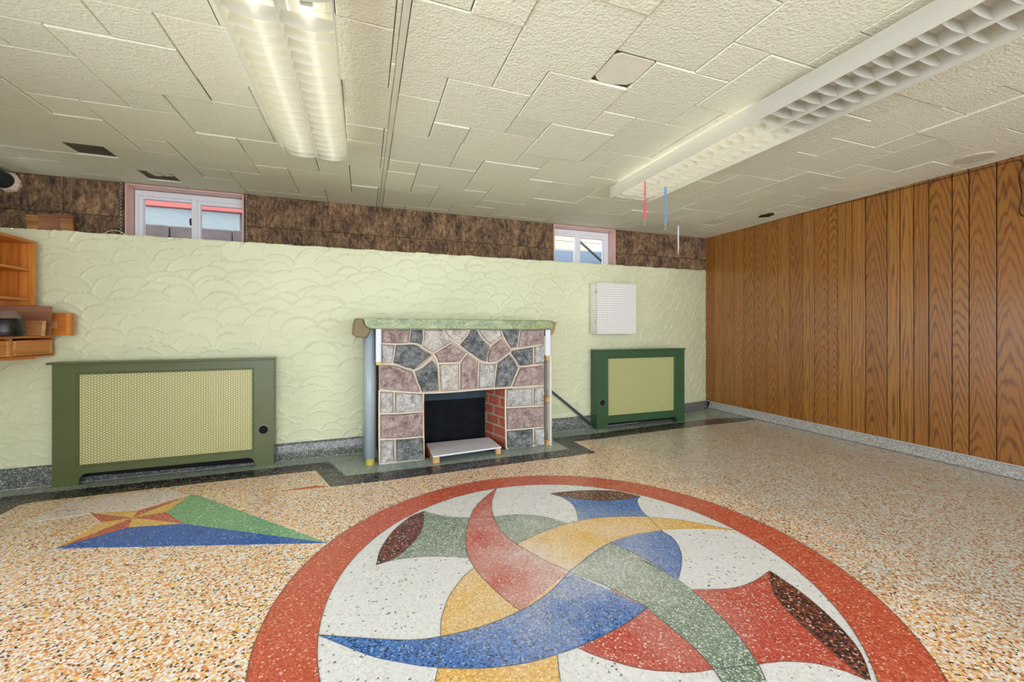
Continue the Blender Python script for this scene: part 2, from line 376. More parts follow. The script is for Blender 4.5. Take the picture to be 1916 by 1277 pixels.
def glass():
    m, nt, b = newmat('window_glass'); nt.nodes.remove(b); out = nt.nodes['Material Output']
    t = N(nt, 'ShaderNodeBsdfTransparent'); g = N(nt, 'ShaderNodeBsdfGlossy'); g.inputs['Roughness'].default_value = .02
    t.inputs[0].default_value = (.95, .97, 1, 1)
    fr = N(nt, 'ShaderNodeFresnel'); fr.inputs[0].default_value = 1.45
    x = N(nt, 'ShaderNodeMixShader'); nt.links.new(fr.outputs[0], x.inputs[0]); nt.links.new(t.outputs[0], x.inputs[1]); nt.links.new(g.outputs[0], x.inputs[2])
    nt.links.new(x.outputs[0], out.inputs[0]); return m
M['glass'] = glass()
M['clear'] = None
def clearp():
    m, nt, b = newmat('clear_smoky_plastic'); nt.nodes.remove(b); out = nt.nodes['Material Output']
    t = N(nt, 'ShaderNodeBsdfTransparent'); t.inputs[0].default_value = (.80, .76, .72, 1)
    g = N(nt, 'ShaderNodeBsdfGlossy'); g.inputs['Roughness'].default_value = .08
    d = N(nt, 'ShaderNodeBsdfDiffuse'); d.inputs[0].default_value = S(170, 150, 136)
    x = N(nt, 'ShaderNodeMixShader'); x.inputs[0].default_value = .12; nt.links.new(t.outputs[0], x.inputs[1]); nt.links.new(g.outputs[0], x.inputs[2])
    y = N(nt, 'ShaderNodeMixShader'); y.inputs[0].default_value = .30; nt.links.new(x.outputs[0], y.inputs[1]); nt.links.new(d.outputs[0], y.inputs[2])
    nt.links.new(y.outputs[0], out.inputs[0]); return m
M['clear'] = clearp()
M['jamb'] = plain('pink_brown_jamb', S(228, 184, 172), .3, var=.05)
M['out_pale'] = plain('pale_stucco', S(158, 174, 180), .8, var=.06, nscale=30, bmp=.4)
M['out_blue'] = plain('blue_stucco', S(126, 148, 170), .8, var=.06, nscale=30, bmp=.4)
M['out_pink'] = plain('salmon_fascia', S(188, 104, 100), .6)
M['out_stone'] = plain('brown_grey_block', S(108, 98, 98), .8, var=.25, nscale=7, bmp=.6)
M['out_cream'] = plain('cream_siding', S(206, 194, 172), .7)
M['out_well'] = plain('blue_grey_metal', S(118, 138, 160), .45, .2)
M['red_strap'] = plain('red_webbing', S(210, 88, 98), .7)
M['blue_strap'] = plain('blue_webbing', S(84, 146, 214), .7)
M['duct'] = plain('black_hose', S(46, 50, 54), .4)
M['foam'] = plain('pale_foam', S(216, 196, 186), .9, var=.12, nscale=40, bmp=.9)
M['vent_plate'] = plain('painted_plate', S(200, 197, 180), .5)
D = json.loads('''{"ring_out":[1.1146,0.0019,0.0044,0.0114,-0.0023],"ring_in":[0.943,-0.0023,-0.0011,-0.0075,0.0024],"S":{"red_cv":[[0.78,2.442],[0.66,2.317],[0.568,2.195],[0.501,2.049],[0.455,1.909],[0.435,1.813],[0.428,1.736],[0.436,1.626],[0.458,1.529],[0.486,1.432],[0.518,1.35]],"red_cc":[[0.78,2.442],[0.709,2.299],[0.671,2.194],[0.643,2.063],[0.635,1.959],[0.64,1.861],[0.664,1.772],[0.7,1.682],[0.745,1.585],[0.793,1.502]],"yel_cc":[[1.726,1.529],[1.55,1.609],[1.445,1.641],[1.376,1.652],[1.243,1.662],[1.163,1.654],[1.082,1.638],[1.005,1.612],[0.94,1.582],[0.859,1.536],[0.793,1.502]],"yel_cv":[[1.726,1.529],[1.598,1.659],[1.522,1.728],[1.402,1.798],[1.286,1.844],[1.168,1.873],[1.062,1.879],[0.949,1.867],[0.812,1.833],[0.66,1.773]],"grn_cv":[[1.082,1.638],[1.131,1.513],[1.167,1.379],[1.123,1.469],[1.152,1.378],[1.172,1.287],[1.172,1.186],[1.16,1.084],[1.145,1.007],[1.119,0.937],[1.098,0.889],[1.069,0.845]],"grn_cc":[[0.791,1.498],[0.836,1.436],[0.887,1.356],[0.924,1.28],[0.953,1.211],[0.952,1.18],[0.964,1.086],[0.969,1.012],[0.965,0.945],[0.95,0.888]],"blu_cv":[[-0.142,1.468],[0.015,1.322],[0.093,1.269],[0.168,1.224],[0.254,1.185],[0.346,1.154],[0.454,1.133],[0.544,1.131],[0.629,1.135],[0.715,1.147],[0.796,1.163],[0.869,1.182],[0.953,1.211]],"blu_cc":[[-0.142,1.468],[-0.012,1.407],[0.072,1.369],[0.155,1.338],[0.232,1.325],[0.332,1.321],[0.424,1.329],[0.518,1.35],[0.595,1.377],[0.673,1.416],[0.791,1.498]],"gv_top":[[0.307,2.269],[0.353,2.213],[0.404,2.167],[0.475,2.128],[0.53,2.106],[0.646,2.073],[0.722,2.066],[0.798,2.045],[0.898,1.98],[0.978,1.873]],"gv_bot":[[0.047,1.818],[0.104,1.831],[0.173,1.829],[0.234,1.817],[0.288,1.802],[0.363,1.772],[0.428,1.736]],"gl_out":[[0.307,2.269],[0.239,2.231],[0.187,2.173],[0.136,2.1],[0.098,2.02],[0.066,1.93],[0.047,1.818]],"gl_in":[[0.307,2.269],[0.293,2.167],[0.271,2.071],[0.241,1.995],[0.208,1.945],[0.136,1.857],[0.047,1.818]],"yv_l":[[0.434,1.664],[0.376,1.615],[0.336,1.567],[0.296,1.512],[0.274,1.466],[0.252,1.414],[0.241,1.372],[0.233,1.327],[0.218,1.264],[0.203,1.204],[0.188,1.162]],"yv_r":[[0.555,1.128],[0.537,1.084],[0.522,1.042]],"bv_l":[[1.057,2.251],[1.096,2.179],[1.113,2.118],[1.107,2.042],[1.086,1.972],[1.046,1.884]],"bv_r":[[1.545,2.031],[1.499,1.995],[1.465,1.946],[1.427,1.86],[1.413,1.789],[1.381,1.65],[1.384,1.583],[1.366,1.527],[1.331,1.465],[1.293,1.417],[1.235,1.359],[1.179,1.31]],"bl_out":[[1.057,2.251],[1.154,2.245],[1.258,2.226],[1.366,2.19],[1.465,2.139],[1.545,2.031]],"bl_in":[[1.057,2.251],[1.112,2.188],[1.185,2.119],[1.286,2.061],[1.389,2.029],[1.474,2.023],[1.545,2.031]],"rv_t":[[1.57,1.224],[1.483,1.202],[1.417,1.191],[1.362,1.189],[1.309,1.195],[1.24,1.215],[1.179,1.237]],"rv_b":[[1.341,0.749],[1.327,0.777],[1.304,0.805],[1.284,0.825],[1.254,0.845],[1.213,0.865],[1.175,0.879],[1.104,0.895],[0.966,0.925],[0.916,0.934],[0.864,0.949],[0.865,0.952],[0.797,0.981],[0.741,1.017],[0.693,1.059],[0.653,1.099],[0.627,1.134]],"rl_out":[[1.57,1.224],[1.565,1.155],[1.554,1.084],[1.535,1.014],[1.512,0.952],[1.485,0.893],[1.451,0.838],[1.409,0.793],[1.351,0.746]],"rl_in":[[1.57,1.224],[1.502,1.167],[1.456,1.12],[1.425,1.071],[1.405,1.022],[1.38,0.95],[1.367,0.89],[1.355,0.842],[1.348,0.799],[1.341,0.749]]},"star":{"c":[-1.151,2.713],"t1":[-0.982,2.962],"t2":[-1.321,2.454],"t3":[-1.393,2.857],"t4":[-0.874,2.544],"n1":[-1.165,2.808],"n2":[-1.017,2.735],"n3":[-1.114,2.59],"n4":[-1.272,2.701],"far":[-0.162,2.087],"w1":[-1.608,2.834],"w2":[-1.593,3.091],"w3":[-1.148,3.131],"green":[-0.954,2.966]},"patch":[[-0.487,2.849],[-0.293,2.88],[-0.212,2.831],[-0.379,2.837]],"stones":[["p",[0.019,0.992],[0.22,0.991],[0.209,0.895],[0.144,0.893],[0.019,0.901]],["d",[0.23,0.991],[0.312,0.991],[0.315,0.94],[0.307,0.879],[0.262,0.892],[0.218,0.898]],["c",[0.328,0.991],[0.467,0.991],[0.512,0.939],[0.533,0.905],[0.467,0.858],[0.396,0.819],[0.353,0.839],[0.318,0.867],[0.325,0.92]],["c",[0.489,0.991],[0.678,0.991],[0.661,0.954],[0.601,0.882],[0.563,0.896],[0.531,0.926],[0.504,0.965]],["d",[0.697,0.991],[0.739,0.991],[0.773,0.942],[0.807,0.893],[0.857,0.851],[0.836,0.795],[0.828,0.736],[0.784,0.748],[0.728,0.789],[0.667,0.826],[0.611,0.869],[0.661,0.927]],["c",[0.762,0.991],[0.946,0.991],[0.956,0.941],[0.911,0.905],[0.867,0.875],[0.824,0.909],[0.79,0.953]],["d",[0.966,0.991],[1.118,0.991],[1.105,0.923],[1.094,0.847],[1.049,0.842],[1.018,0.885],[0.984,0.941]],["p",[1.135,0.99],[1.351,0.99],[1.351,0.873],[1.264,0.865],[1.111,0.847],[1.119,0.912]],["w",[0.019,0.881],[0.102,0.877],[0.09,0.749],[0.017,0.753]],["d",[0.121,0.877],[0.232,0.88],[0.282,0.867],[0.325,0.83],[0.382,0.799],[0.323,0.751],[0.247,0.691],[0.183,0.712],[0.144,0.734],[0.102,0.745],[0.109,0.812]],["p",[0.409,0.807],[0.478,0.847],[0.542,0.881],[0.585,0.852],[0.651,0.808],[0.621,0.76],[0.596,0.741],[0.44,0.738],[0.423,0.774]],["p",[0.879,0.855],[0.958,0.915],[0.988,0.878],[1.03,0.822],[0.985,0.78],[0.923,0.734],[0.844,0.73],[0.844,0.784],[0.855,0.822]],["d",[1.056,0.814],[1.127,0.824],[1.241,0.842],[1.239,0.701],[1.129,0.69],[1.093,0.744],[1.049,0.792]],["w",[1.266,0.849],[1.351,0.854],[1.347,0.702],[1.265,0.7]],["p",[0.005,0.731],[0.115,0.723],[0.183,0.693],[0.23,0.676],[0.257,0.616],[0.292,0.523],[0.212,0.529],[0.095,0.546],[0.005,0.561]],["d",[0.26,0.67],[0.323,0.701],[0.388,0.754],[0.416,0.722],[0.427,0.639],[0.435,0.522],[0.314,0.519],[0.284,0.594]],["c",[0.448,0.721],[0.591,0.72],[0.594,0.6],[0.594,0.518],[0.461,0.517],[0.455,0.607]],["p",[0.617,0.724],[0.645,0.773],[0.67,0.791],[0.722,0.753],[0.752,0.72],[0.749,0.614],[0.749,0.521],[0.615,0.52]],["w",[0.773,0.719],[0.83,0.71],[0.903,0.707],[0.897,0.608],[0.883,0.523],[0.767,0.52],[0.77,0.635]],["d",[0.931,0.714],[0.988,0.754],[1.03,0.782],[1.07,0.734],[1.097,0.677],[1.071,0.611],[1.037,0.521],[0.905,0.521],[0.914,0.618]],["p",[1.132,0.668],[1.239,0.674],[1.344,0.682],[1.344,0.522],[1.214,0.521],[1.061,0.518],[1.094,0.593]],["w",[0.01,0.534],[0.093,0.525],[0.093,0.379],[0.01,0.382]],["w",[0.115,0.52],[0.317,0.499],[0.317,0.378],[0.212,0.374],[0.115,0.38]],["w",[1.008,0.492],[1.127,0.494],[1.234,0.493],[1.234,0.351],[1.127,0.352],[1.008,0.354]],["w",[1.259,0.494],[1.344,0.496],[1.344,0.349],[1.259,0.349]],["p",[0.007,0.365],[0.163,0.358],[0.317,0.36],[0.315,0.181],[0.163,0.184],[0.01,0.195]],["p",[1.011,0.334],[1.151,0.332],[1.344,0.327],[1.344,0.164],[1.214,0.164],[1.011,0.168]],["w",[0.012,0.175],[0.1,0.172],[0.1,0.009],[0.01,0.012]],["d",[0.121,0.17],[0.212,0.166],[0.321,0.165],[0.323,-0.005],[0.124,0.008]],["d",[1.013,0.147],[1.127,0.145],[1.239,0.144],[1.239,-0.006],[1.127,-0.007],[1.018,-0.002]],["w",[1.264,0.144],[1.344,0.143],[1.351,0.004],[1.264,-0.002]]],"joints":[[[0.015,0.892],[0.144,0.884],[0.232,0.888],[0.282,0.881],[0.323,0.848],[0.396,0.808]],[[0.224,0.993],[0.214,0.891]],[[0.32,0.993],[0.32,0.93],[0.312,0.869]],[[0.473,0.993],[0.52,0.928],[0.596,0.875],[0.661,0.821],[0.751,0.754],[0.807,0.725],[0.888,0.721],[0.946,0.746],[1.039,0.807]],[[0.396,0.808],[0.54,0.893]],[[0.686,0.993],[0.667,0.948],[0.598,0.875]],[[0.748,0.993],[0.796,0.921],[0.865,0.865]],[[0.955,0.993],[0.988,0.913],[1.044,0.831]],[[0.964,0.932],[0.865,0.86],[0.836,0.784],[0.834,0.728]],[[1.039,0.826],[1.127,0.835],[1.353,0.864]],[[1.127,0.993],[1.1,0.837]],[[0.01,0.744],[0.115,0.734],[0.183,0.703],[0.242,0.683],[0.272,0.595],[0.305,0.512]],[[0.113,0.882],[0.093,0.741]],[[0.242,0.683],[0.312,0.713],[0.396,0.79]],[[0.396,0.806],[0.431,0.732],[0.444,0.519]],[[0.431,0.732],[0.596,0.731],[0.634,0.768],[0.661,0.808]],[[0.604,0.727],[0.604,0.515]],[[0.762,0.732],[0.757,0.515]],[[0.917,0.716],[0.894,0.518]],[[1.036,0.799],[1.09,0.722],[1.121,0.684],[1.351,0.693]],[[1.253,0.842],[1.25,0.694]],[[1.121,0.678],[1.078,0.588],[1.044,0.512]],[[0.0,0.548],[0.115,0.533],[0.312,0.509],[0.52,0.504],[0.739,0.509],[0.9,0.51],[1.042,0.51],[1.351,0.512]],[[0.103,0.532],[0.103,0.371]],[[0.0,0.375],[0.163,0.367],[0.321,0.369]],[[0.005,0.186],[0.163,0.176],[0.317,0.174]],[[0.11,0.175],[0.111,0.004]],[[0.0,0.548],[-0.001,0.295],[0.002,0.004]],[[0.002,0.004],[0.163,-0.005],[0.325,-0.009]],[[0.999,0.498],[0.996,0.348],[1.001,0.093],[1.003,0.015],[1.018,-0.011]],[[1.003,0.346],[1.127,0.343],[1.351,0.338]],[[1.003,0.159],[1.151,0.154],[1.351,0.153]],[[1.246,0.495],[1.248,0.347]],[[1.251,0.147],[1.251,-0.012]],[[1.018,-0.013],[1.151,-0.017],[1.353,-0.005]],[[0.321,0.506],[0.318,0.368],[0.325,-0.009]]],"fp_open":[[0.325,-0.011],[0.321,0.507],[0.52,0.501],[0.739,0.506],[0.9,0.508],[1.0,0.503],[1.006,-0.009]]}''')
ZC = 2.15
YB = 4.07; XR = 4.10; XL = -2.26; XLB = -2.75; YR = -2.0
def Yw(x):                      # face of the green plaster wall (it flares into the corner)
    return 3.58 + .035 * x + (.0786 * (x - 2) ** 2 if x > 2 else 0)
def Zcap(x): return 1 + .1823 * Yw(x)

# ================================================================ FLOOR
mb = MB(); mb.box(XL - .1, XR + .1, YR - .1, YB, -.05, 0)
floor = struct('floor', mb, M['floor'])
def plate(name, pts, z, mat, parent=floor, label=None):
    mb = MB(); mb.prism(pts, lambda p, t: (p[0], p[1], t), -.001, z)
    o = obj(name, mb, mat, parent)
    if label: o['label'] = label
    return o
# grey-green zone along the wall, then the black border strip
up = [(-2.02, -1.95), (-2.02, 3.31), (-1.0, 3.325), (-.45, 3.355), (-.25, 3.357), (-.115, 2.99), (.6, 2.995), (1.2, 3.01), (1.60, 3.035), (1.585, 3.3), (1.62, 3.39), (2.1, 3.40), (3.2, 3.50), (3.75, 3.51), (4.08, 3.40)]
lo = [(-1.84, -1.95), (-1.84, 3.13), (-1.79, 3.155), (-1.4, 3.16), (-.62, 3.178), (-.32, 3.178), (-.20, 2.822), (.127, 2.812), (1.123, 2.852), (1.755, 2.87), (1.742, 3.222), (2.0, 3.222), (2.757, 3.275), (3.318, 3.30), (3.841, 3.307), (4.08, 3.34)]
wallpts = [(x, Yw(x) - .02) for x in (4.08, 3.6, 3.1, 2.5, 2, 1, 0, -1, -2.24)]
plate('border_zone', up + wallpts + [(-2.24, -1.95)], .0006, M['gzone'], label='grey-green terrazzo along the wall')
plate('border_strip', up + lo[::-1], .0012, M['band'], label='black terrazzo strip with pale chips')
plate('inlay_panel', [D['star'][k] for k in ('w1', 'w2', 'w3', 't1', 'n1', 't3')], .0006, M['pale'], label='pale pink terrazzo wedge')
def ringpts(k, n=120):
    o = []
    for i in range(n):
        a = 2 * PI * i / n; vis = 1 if True else 0
        r = k[0] + k[1] * math.cos(a) + k[2] * math.sin(a) + k[3] * math.cos(2 * a) + k[4] * math.sin(2 * a)
        o.append((.797 + r * math.cos(a), 1.489 + r * math.sin(a)))
    return o
ro = ringpts(D['ring_out']); ri = ringpts(D['ring_in'])
plate('medallion_ring', ro, .0010, M['ring'], label='brick-red terrazzo ring')
plate('medallion_field', ri, .0014, M['white'], label='white terrazzo disc')
Sh = D['S']; cc = lambda k, n=5: [tuple(p) for p in smooth_curve(Sh[k], n)]
Z1, Z2, Z3 = .0018, .0022, .0026
CEN = (.797, 1.489)
def rot(p, a): 
    x, y = p[0] - CEN[0], p[1] - CEN[1]; c, s = math.cos(a), math.sin(a); return (CEN[0] + c * x - s * y, CEN[1] + s * x + c * y)
# vases (under the horns)
gb = cc('gv_bot'); gt = cc('gv_top')
plate('inlay_panel', gt + [(.62, 1.56)] + gb[::-1], Z1, M['green'], label='sage green flared inlay')
plate('inlay_panel', cc('gl_out') + cc('gl_in')[::-1][1:-1], Z2, M['dark'], label='brown and black lens inlay')
bl = cc('bv_l'); br = cc('bv_r')
plate('inlay_panel', bl + [(.83, 1.55)] + br[::-1], Z1, M['blue'], label='blue flared inlay')
plate('inlay_panel', cc('bl_out') + cc('bl_in')[::-1][1:-1], Z2, M['dark'], label='brown and black lens inlay')
rt = cc('rv_t'); rb = cc('rv_b')
plate('inlay_panel', rt + [(.95, 1.40)] + rb[::-1], Z1, M['red'], label='red flared inlay')
plate('inlay_panel', cc('rl_out') + cc('rl_in')[::-1][1:-1], Z2, M['dark'], label='brown and black lens inlay')
# yellow vase: its tip lies under the camera; completed from the green one turned by a quarter
yl = cc('yv_l'); yr = cc('yv_r')
tipL = rot(Sh['gv_top'][0], PI / 2); tipR = rot(Sh['gv_bot'][0], PI / 2)
plate('inlay_panel', yl + [tipL, tipR] + yr[::-1] + [(.80, 1.38)], Z1, M['yellow'], label='yellow flared inlay')
yo = [rot(p, PI / 2) for p in cc('gl_out')]; yi = [rot(p, PI / 2) for p in cc('gl_in')]
plate('inlay_panel', yo + yi[::-1][1:-1], Z2, M['dark'], label='brown and black lens inlay')
for a, b_, m_, lb in (('red_cv', 'red_cc', 'red', 'red'), ('yel_cv', 'yel_cc', 'yellow', 'yellow'), ('blu_cv', 'blu_cc', 'blue', 'blue')):
    plate('inlay_panel', cc(a) + cc(b_)[::-1][:-1], Z3, M[m_], label=lb + ' curved horn inlay')
# green horn runs out of sight: its tip follows the others' curve
tipG = rot(Sh['blu_cv'][0], PI / 2)
plate('inlay_panel', cc('grn_cv') + [tipG] + cc('grn_cc')[::-1], Z3, M['green'], label='sage green curved horn inlay')
# star with two coloured rays
T = {k: tuple(v) for k, v in D['star'].items()}
def tri(keys, m_, lb, z=.0016): plate('inlay_panel', [T[k] for k in keys], z, M[m_], label=lb)
tri(('t1', 'green', 'far', 't4', 'n2'), 'sgreen', 'light green long ray', .001)
tri(('t2', 'far', 't4', 'n3'), 'sblue', 'deep blue long ray', .0013)
for keys, m_ in ((('c', 'n1', 't1'), 'red'), (('c', 't1', 'n2'), 'yellow'), (('c', 'n2', 't4'), 'red'), (('c', 't4', 'n3'), 'yellow'),
                 (('c', 'n3', 't2'), 'red'), (('c', 't2', 'n4'), 'yellow'), (('c', 'n4', 't3'), 'red'), (('c', 't3', 'n1'), 'yellow')):
    tri(keys, m_, ('red' if m_ == 'red' else 'yellow') + ' star facet')
plate('stain', D['patch'], .0008, M['stain'], label='orange rust stain')
for k0, k1 in (('w1', 'w2'), ('w1', 't3')):
    a, b = Vector(T[k0]), Vector(T[k1]); nn = Vector((-(b - a).y, (b - a).x)).normalized() * .006
    plate('wedge_edge', [tuple(a - nn), tuple(b - nn), tuple(b + nn), tuple(a + nn)], .0009, M['white'], label='white edge of the pale wedge')
# metal divider strips
mb = MB()
def ribbon(pts, z, wd=.0022, closed=False):
    P = [Vector((p[0], p[1], 0)) for p in pts]; n = len(P)
    for i in range(n if closed else n - 1):
        a, b = P[i], P[(i + 1) % n]; d = (b - a)
        if d.length < 1e-6: continue
        nn = Vector((-d.y, d.x, 0)).normalized() * wd / 2
        mb.add([(a - nn) + Vector((0, 0, z)), (b - nn) + Vector((0, 0, z)), (b + nn) + Vector((0, 0, z)), (a + nn) + Vector((0, 0, z))], [(0, 1, 2, 3)])
ribbon(ro, .0030, closed=True); ribbon(ri, .0030, closed=True)
for k in Sh: ribbon(cc(k), .0031)
d = obj('divider_strip', mb, M['divider'], floor); d['kind'] = 'stuff'

# ================================================================ GREEN PLASTER WALL
def plaster_mesh(name, x0, x1, fx, zc0, capf, n_str, cell=.0075):
    nx = int((x1 - x0) / cell); nz = int((1.68) / cell)
    xs = np.linspace(x0, x1, nx); h = np.zeros((nx, nz), np.float32)
    ss = np.linspace(0, 1, nz)
    zz = ss * 1.68
    order = []
    z = 1.74
    while z > 0:
        x = x0 - .1 + rng.rand() * .15
        while x < x1 + .1:
            order.append((x + rng.randn() * .03, z + rng.randn() * .022, rng.uniform(.085, .15), rng.uniform(.075, .115)))
            x += rng.uniform(.13, .20)
        z -= .062
    h[:] = .002
    for (cx, cz, a, b) in order:
        tilt = rng.uniform(-.45, .45) + (.35 if cx > 2.2 else 0)
        i0 = max(0, int((cx - a * 1.6 - x0) / cell)); i1 = min(nx, int((cx + a * 1.6 - x0) / cell) + 1)
        j0 = max(0, int((cz - .2) / cell)); j1 = min(nz, int((cz + .2) / cell) + 1)
        if i1 <= i0 or j1 <= j0: continue
        X, Z = np.meshgrid(xs[i0:i1] - cx, zz[j0:j1] - cz, indexing='ij')
        u = X * math.cos(tilt) + Z * math.sin(tilt); v_ = -X * math.sin(tilt) + Z * math.cos(tilt)
        r = np.sqrt((u / a) ** 2 + (v_ / b) ** 2)
        ins = (r < 1) & (v_ > -b * .5)
        edge = np.exp(-((1 - r) / .055) ** 2) * (v_ > -.2 * b)
        prof = .0012 + .0022 * (v_ / b) + (.0085 * rng.uniform(.4, 1.25)) * edge * np.clip(.35 + v_ / b, 0, 1)
        sub = h[i0:i1, j0:j1]
        sub[ins] = prof[ins]
    capz = np.array([capf(x) for x in xs]) + .004 * np.sin(xs * 23) * np.cos(xs * 7.1) + rng.randn(nx) * .0012
    yw = np.array([fx(x) for x in xs])
    V = np.empty((nx, nz, 3), np.float32)
    V[:, :, 0] = xs[:, None]
    V[:, :, 2] = zc0 + (capz[:, None] - zc0) * ss[None, :]
    V[:, :, 1] = yw[:, None] - h * 1.3
    V[:, -1, 1] += .004
    idx = np.arange(nx * nz).reshape(nx, nz)
    q = np.stack([idx[:-1, :-1], idx[1:, :-1], idx[1:, 1:], idx[:-1, 1:]], -1).reshape(-1, 4)
    me = bpy.data.meshes.new(name)
    me.vertices.add(nx * nz); me.vertices.foreach_set('co', V.reshape(-1))
    me.loops.add(q.size); me.loops.foreach_set('vertex_index', q.reshape(-1).astype(np.int32))
    me.polygons.add(len(q)); me.polygons.foreach_set('loop_start', np.arange(0, q.size, 4, dtype=np.int32))
    me.update(calc_edges=True); me.polygons.foreach_set('use_smooth', np.ones(len(q), bool))
    me.materials.append(M['plaster'])
    o = bpy.data.objects.new(name, me); COL.objects.link(o); o['kind'] = 'structure'
    return o
wall_back = plaster_mesh('wall_back', XL, XR, Yw, .05, Zcap, 0)
mb = MB()                                   # the ledge on top of the furred-out wall
xs = [XL + i * (XR - XL) / 40 for i in range(41)]
vs = [(x, Yw(x) + .002, Zcap(x) - .003) for x in xs] + [(x, YB, Zcap(x) - .003) for x in xs]
mb.add(vs, [(i, i + 1, 42 + i, 41 + i) for i in range(40)])
obj('ledge', mb, M['plaster'], wall_back)
# patches of old painted blocks low on the wall
for i, (x0, x1) in enumerate(((1.70, 1.80), (1.815, 1.935), (1.95, 2.03))):
    mb = MB(); mb.box(x0, x1, Yw(x0) - .007, Yw(x0) + .01, .165, .262)
    o = obj('painted_block', mb, plain('faded_green_block', S(204, 212, 172), .6), wall_back, bevel=.002)
    if i == 0: o['label'] = 'smooth grey-green painted block'
mb = MB(); mb.box(XL - .05, XL, 2.4, 3.49, .0, 1.64); mb.box(XL - .05, XL, YR, 2.4, .0, .12); mb.box(XL - .05, XL, YR, 2.4, 1.58, 1.64); mb.box(XLB, XL - .05, YR, YB, 1.62, 1.64)
wl = struct('wall_left', mb, M['plaster'])
# unseen glazing added behind the camera for fill light: plinth, lintel and posts
mb = MB(); mb.box(XLB - .05, XR + .05, YR - .05, YR, 0, .12); mb.box(XLB - .05, XR + .05, YR - .05, YR, 2.05, ZC)
struct('wall_rear', mb, M['plaster'])
w3 = struct('fill_opening_rear')
for i in range(6):
    xx = XLB + (XR - XLB) * i / 5; mb = MB(); mb.box(xx - .03, xx + .03, YR - .04, YR, .12, 2.05); obj('fill_opening_post', mb, M['vinyl'], w3)
mb = MB(); mb.box(XLB, XR, YR - .022, YR - .018, .12, 2.05); obj('pane', mb, M['glass'], w3)
pd = bpy.data.lights.new('daylight_portal', 'AREA'); pd.shape = 'RECTANGLE'; pd.size = XR - XLB; pd.size_y = 1.93; pd.cycles.is_portal = True
po = bpy.data.objects.new('daylight_portal', pd); COL.objects.link(po); po.location = ((XR + XLB) / 2, YR - .06, 1.085); po.rotation_euler = (PI / 2, 0, 0)
w4 = struct('fill_opening_left')  # glazed opening added in the unseen left wall for more ambient light
for i in range(4):
    yy = YR + (2.4 - YR) * i / 3; mb = MB(); mb.box(XL - .04, XL, yy - .03, yy + .03, .12, 1.58); obj('fill_opening_post', mb, M['vinyl'], w4)
mb = MB(); mb.box(XL - .027, XL - .023, YR, 2.4, .12, 1.58); obj('pane', mb, M['glass'], w4)
pd = bpy.data.lights.new('daylight_portal_side', 'AREA'); pd.shape = 'RECTANGLE'; pd.size = 1.46; pd.size_y = 2.4 - YR; pd.cycles.is_portal = True
po = bpy.data.objects.new('daylight_portal_side', pd); COL.objects.link(po); po.location = (XL - .06, (YR + 2.4) / 2, .85); po.rotation_euler = (0, -PI / 2, 0)
# coved terrazzo base
def cove(name, path, h, mat, depth=.06, inward=-1):
    prof = [(0, h), (.006, h), (.010, h - .02), (.016, h * .5), (.026, h * .24), (.042, h * .08), (depth, .0008)]
    mb = MB(); n = len(prof)
    for i, (p, nrm, hh) in enumerate(path):
        for d_, z in prof: mb.v.append((p[0] + nrm[0] * d_, p[1] + nrm[1] * d_, z * (hh / h)))
    for i in range(len(path) - 1):
        for k in range(n - 1): mb.f.append((i * n + k, i * n + k + 1, (i + 1) * n + k + 1, (i + 1) * n + k))
    return struct(name, mb, mat, smooth=True)
path = []
for i in range(61):
    x = XL + i * (XR - .005 - XL) / 60; hh = .118 if x < 3.3 else .118 - (x - 3.3) / .8 * .032
    sl = (Yw(x + .01) - Yw(x - .01)) / .02; L = math.hypot(1, sl)
    path.append(((x, Yw(x) - .004), (sl / L * 1, -1 / L), hh))
cove('baseboard_back', path, .118, M['cove'])
cove('baseboard_right', [((XR - .004, y), (-1, 0), .085) for y in (YR, 0, 2, 3, 4.0)], .085, M['cove_light'], depth=.03)
cove('baseboard_left', [((XL, y), (1, 0), .118) for y in (YR, 0, 2, 3.45)], .118, M['cove'])

# ================================================================ CORK STRIP + WINDOW OPENINGS
W1 = (-1.767, -.966); W2 = (1.949, 2.738); ZW0 = 1.70; ZW1 = 2.142
mb = MB()
for x0, x1 in ((XLB, W1[0]), (W1[1], W2[0]), (W2[1], XR)): mb.box(x0, x1, YB + .012, YB + .20, 1.5, ZC + .05)
for x0, x1 in (W1, W2): mb.box(x0, x1, YB + .012, YB + .20, 1.5, ZW0); mb.box(x0, x1, YB + .012, YB + .20, ZW1, ZC + .05)
mb.box(XLB - .05, XLB, YR, YB + .2, 1.6, ZC + .05)
wbu = struct('wall_back_upper', mb, M['backing'])
def corkpiece(x0, x1, z0, z1):
    mb = MB(); t = random.uniform(.010, .016); nx = max(2, int((x1 - x0) / .03)); nz = max(2, int((z1 - z0) / .03))
    P = {}
    for i in range(nx + 1):
        for j in range(nz + 1):
            e = i in (0, nx) or j in (0, nz)
            P[i, j] = len(mb.v)
            mb.v.append(((x1 - x0) * (i / nx - .5), -(t * (.55 if e else 1) + (0 if e else random.uniform(-.004, .004))), (z1 - z0) * (j / nz - .5)))
    for i in range(nx):
        for j in range(nz): mb.f.append((P[i, j], P[i + 1, j], P[i + 1, j + 1], P[i, j + 1]))
    n0 = len(mb.v); hx, hz = (x1 - x0) / 2, (z1 - z0) / 2
    mb.add([(-hx, .012, -hz), (hx, .012, -hz), (hx, .012, hz), (-hx, .012, hz), (-hx, -t * .55, -hz), (hx, -t * .55, -hz), (hx, -t * .55, hz), (-hx, -t * .55, hz)], [(0, 1, 5, 4), (1, 2, 6, 5), (2, 3, 7, 6), (3, 0, 4, 7)])
    return obj('cork_panel', mb, M['cork'], wbu, loc=((x0 + x1) / 2, YB, (z0 + z1) / 2))
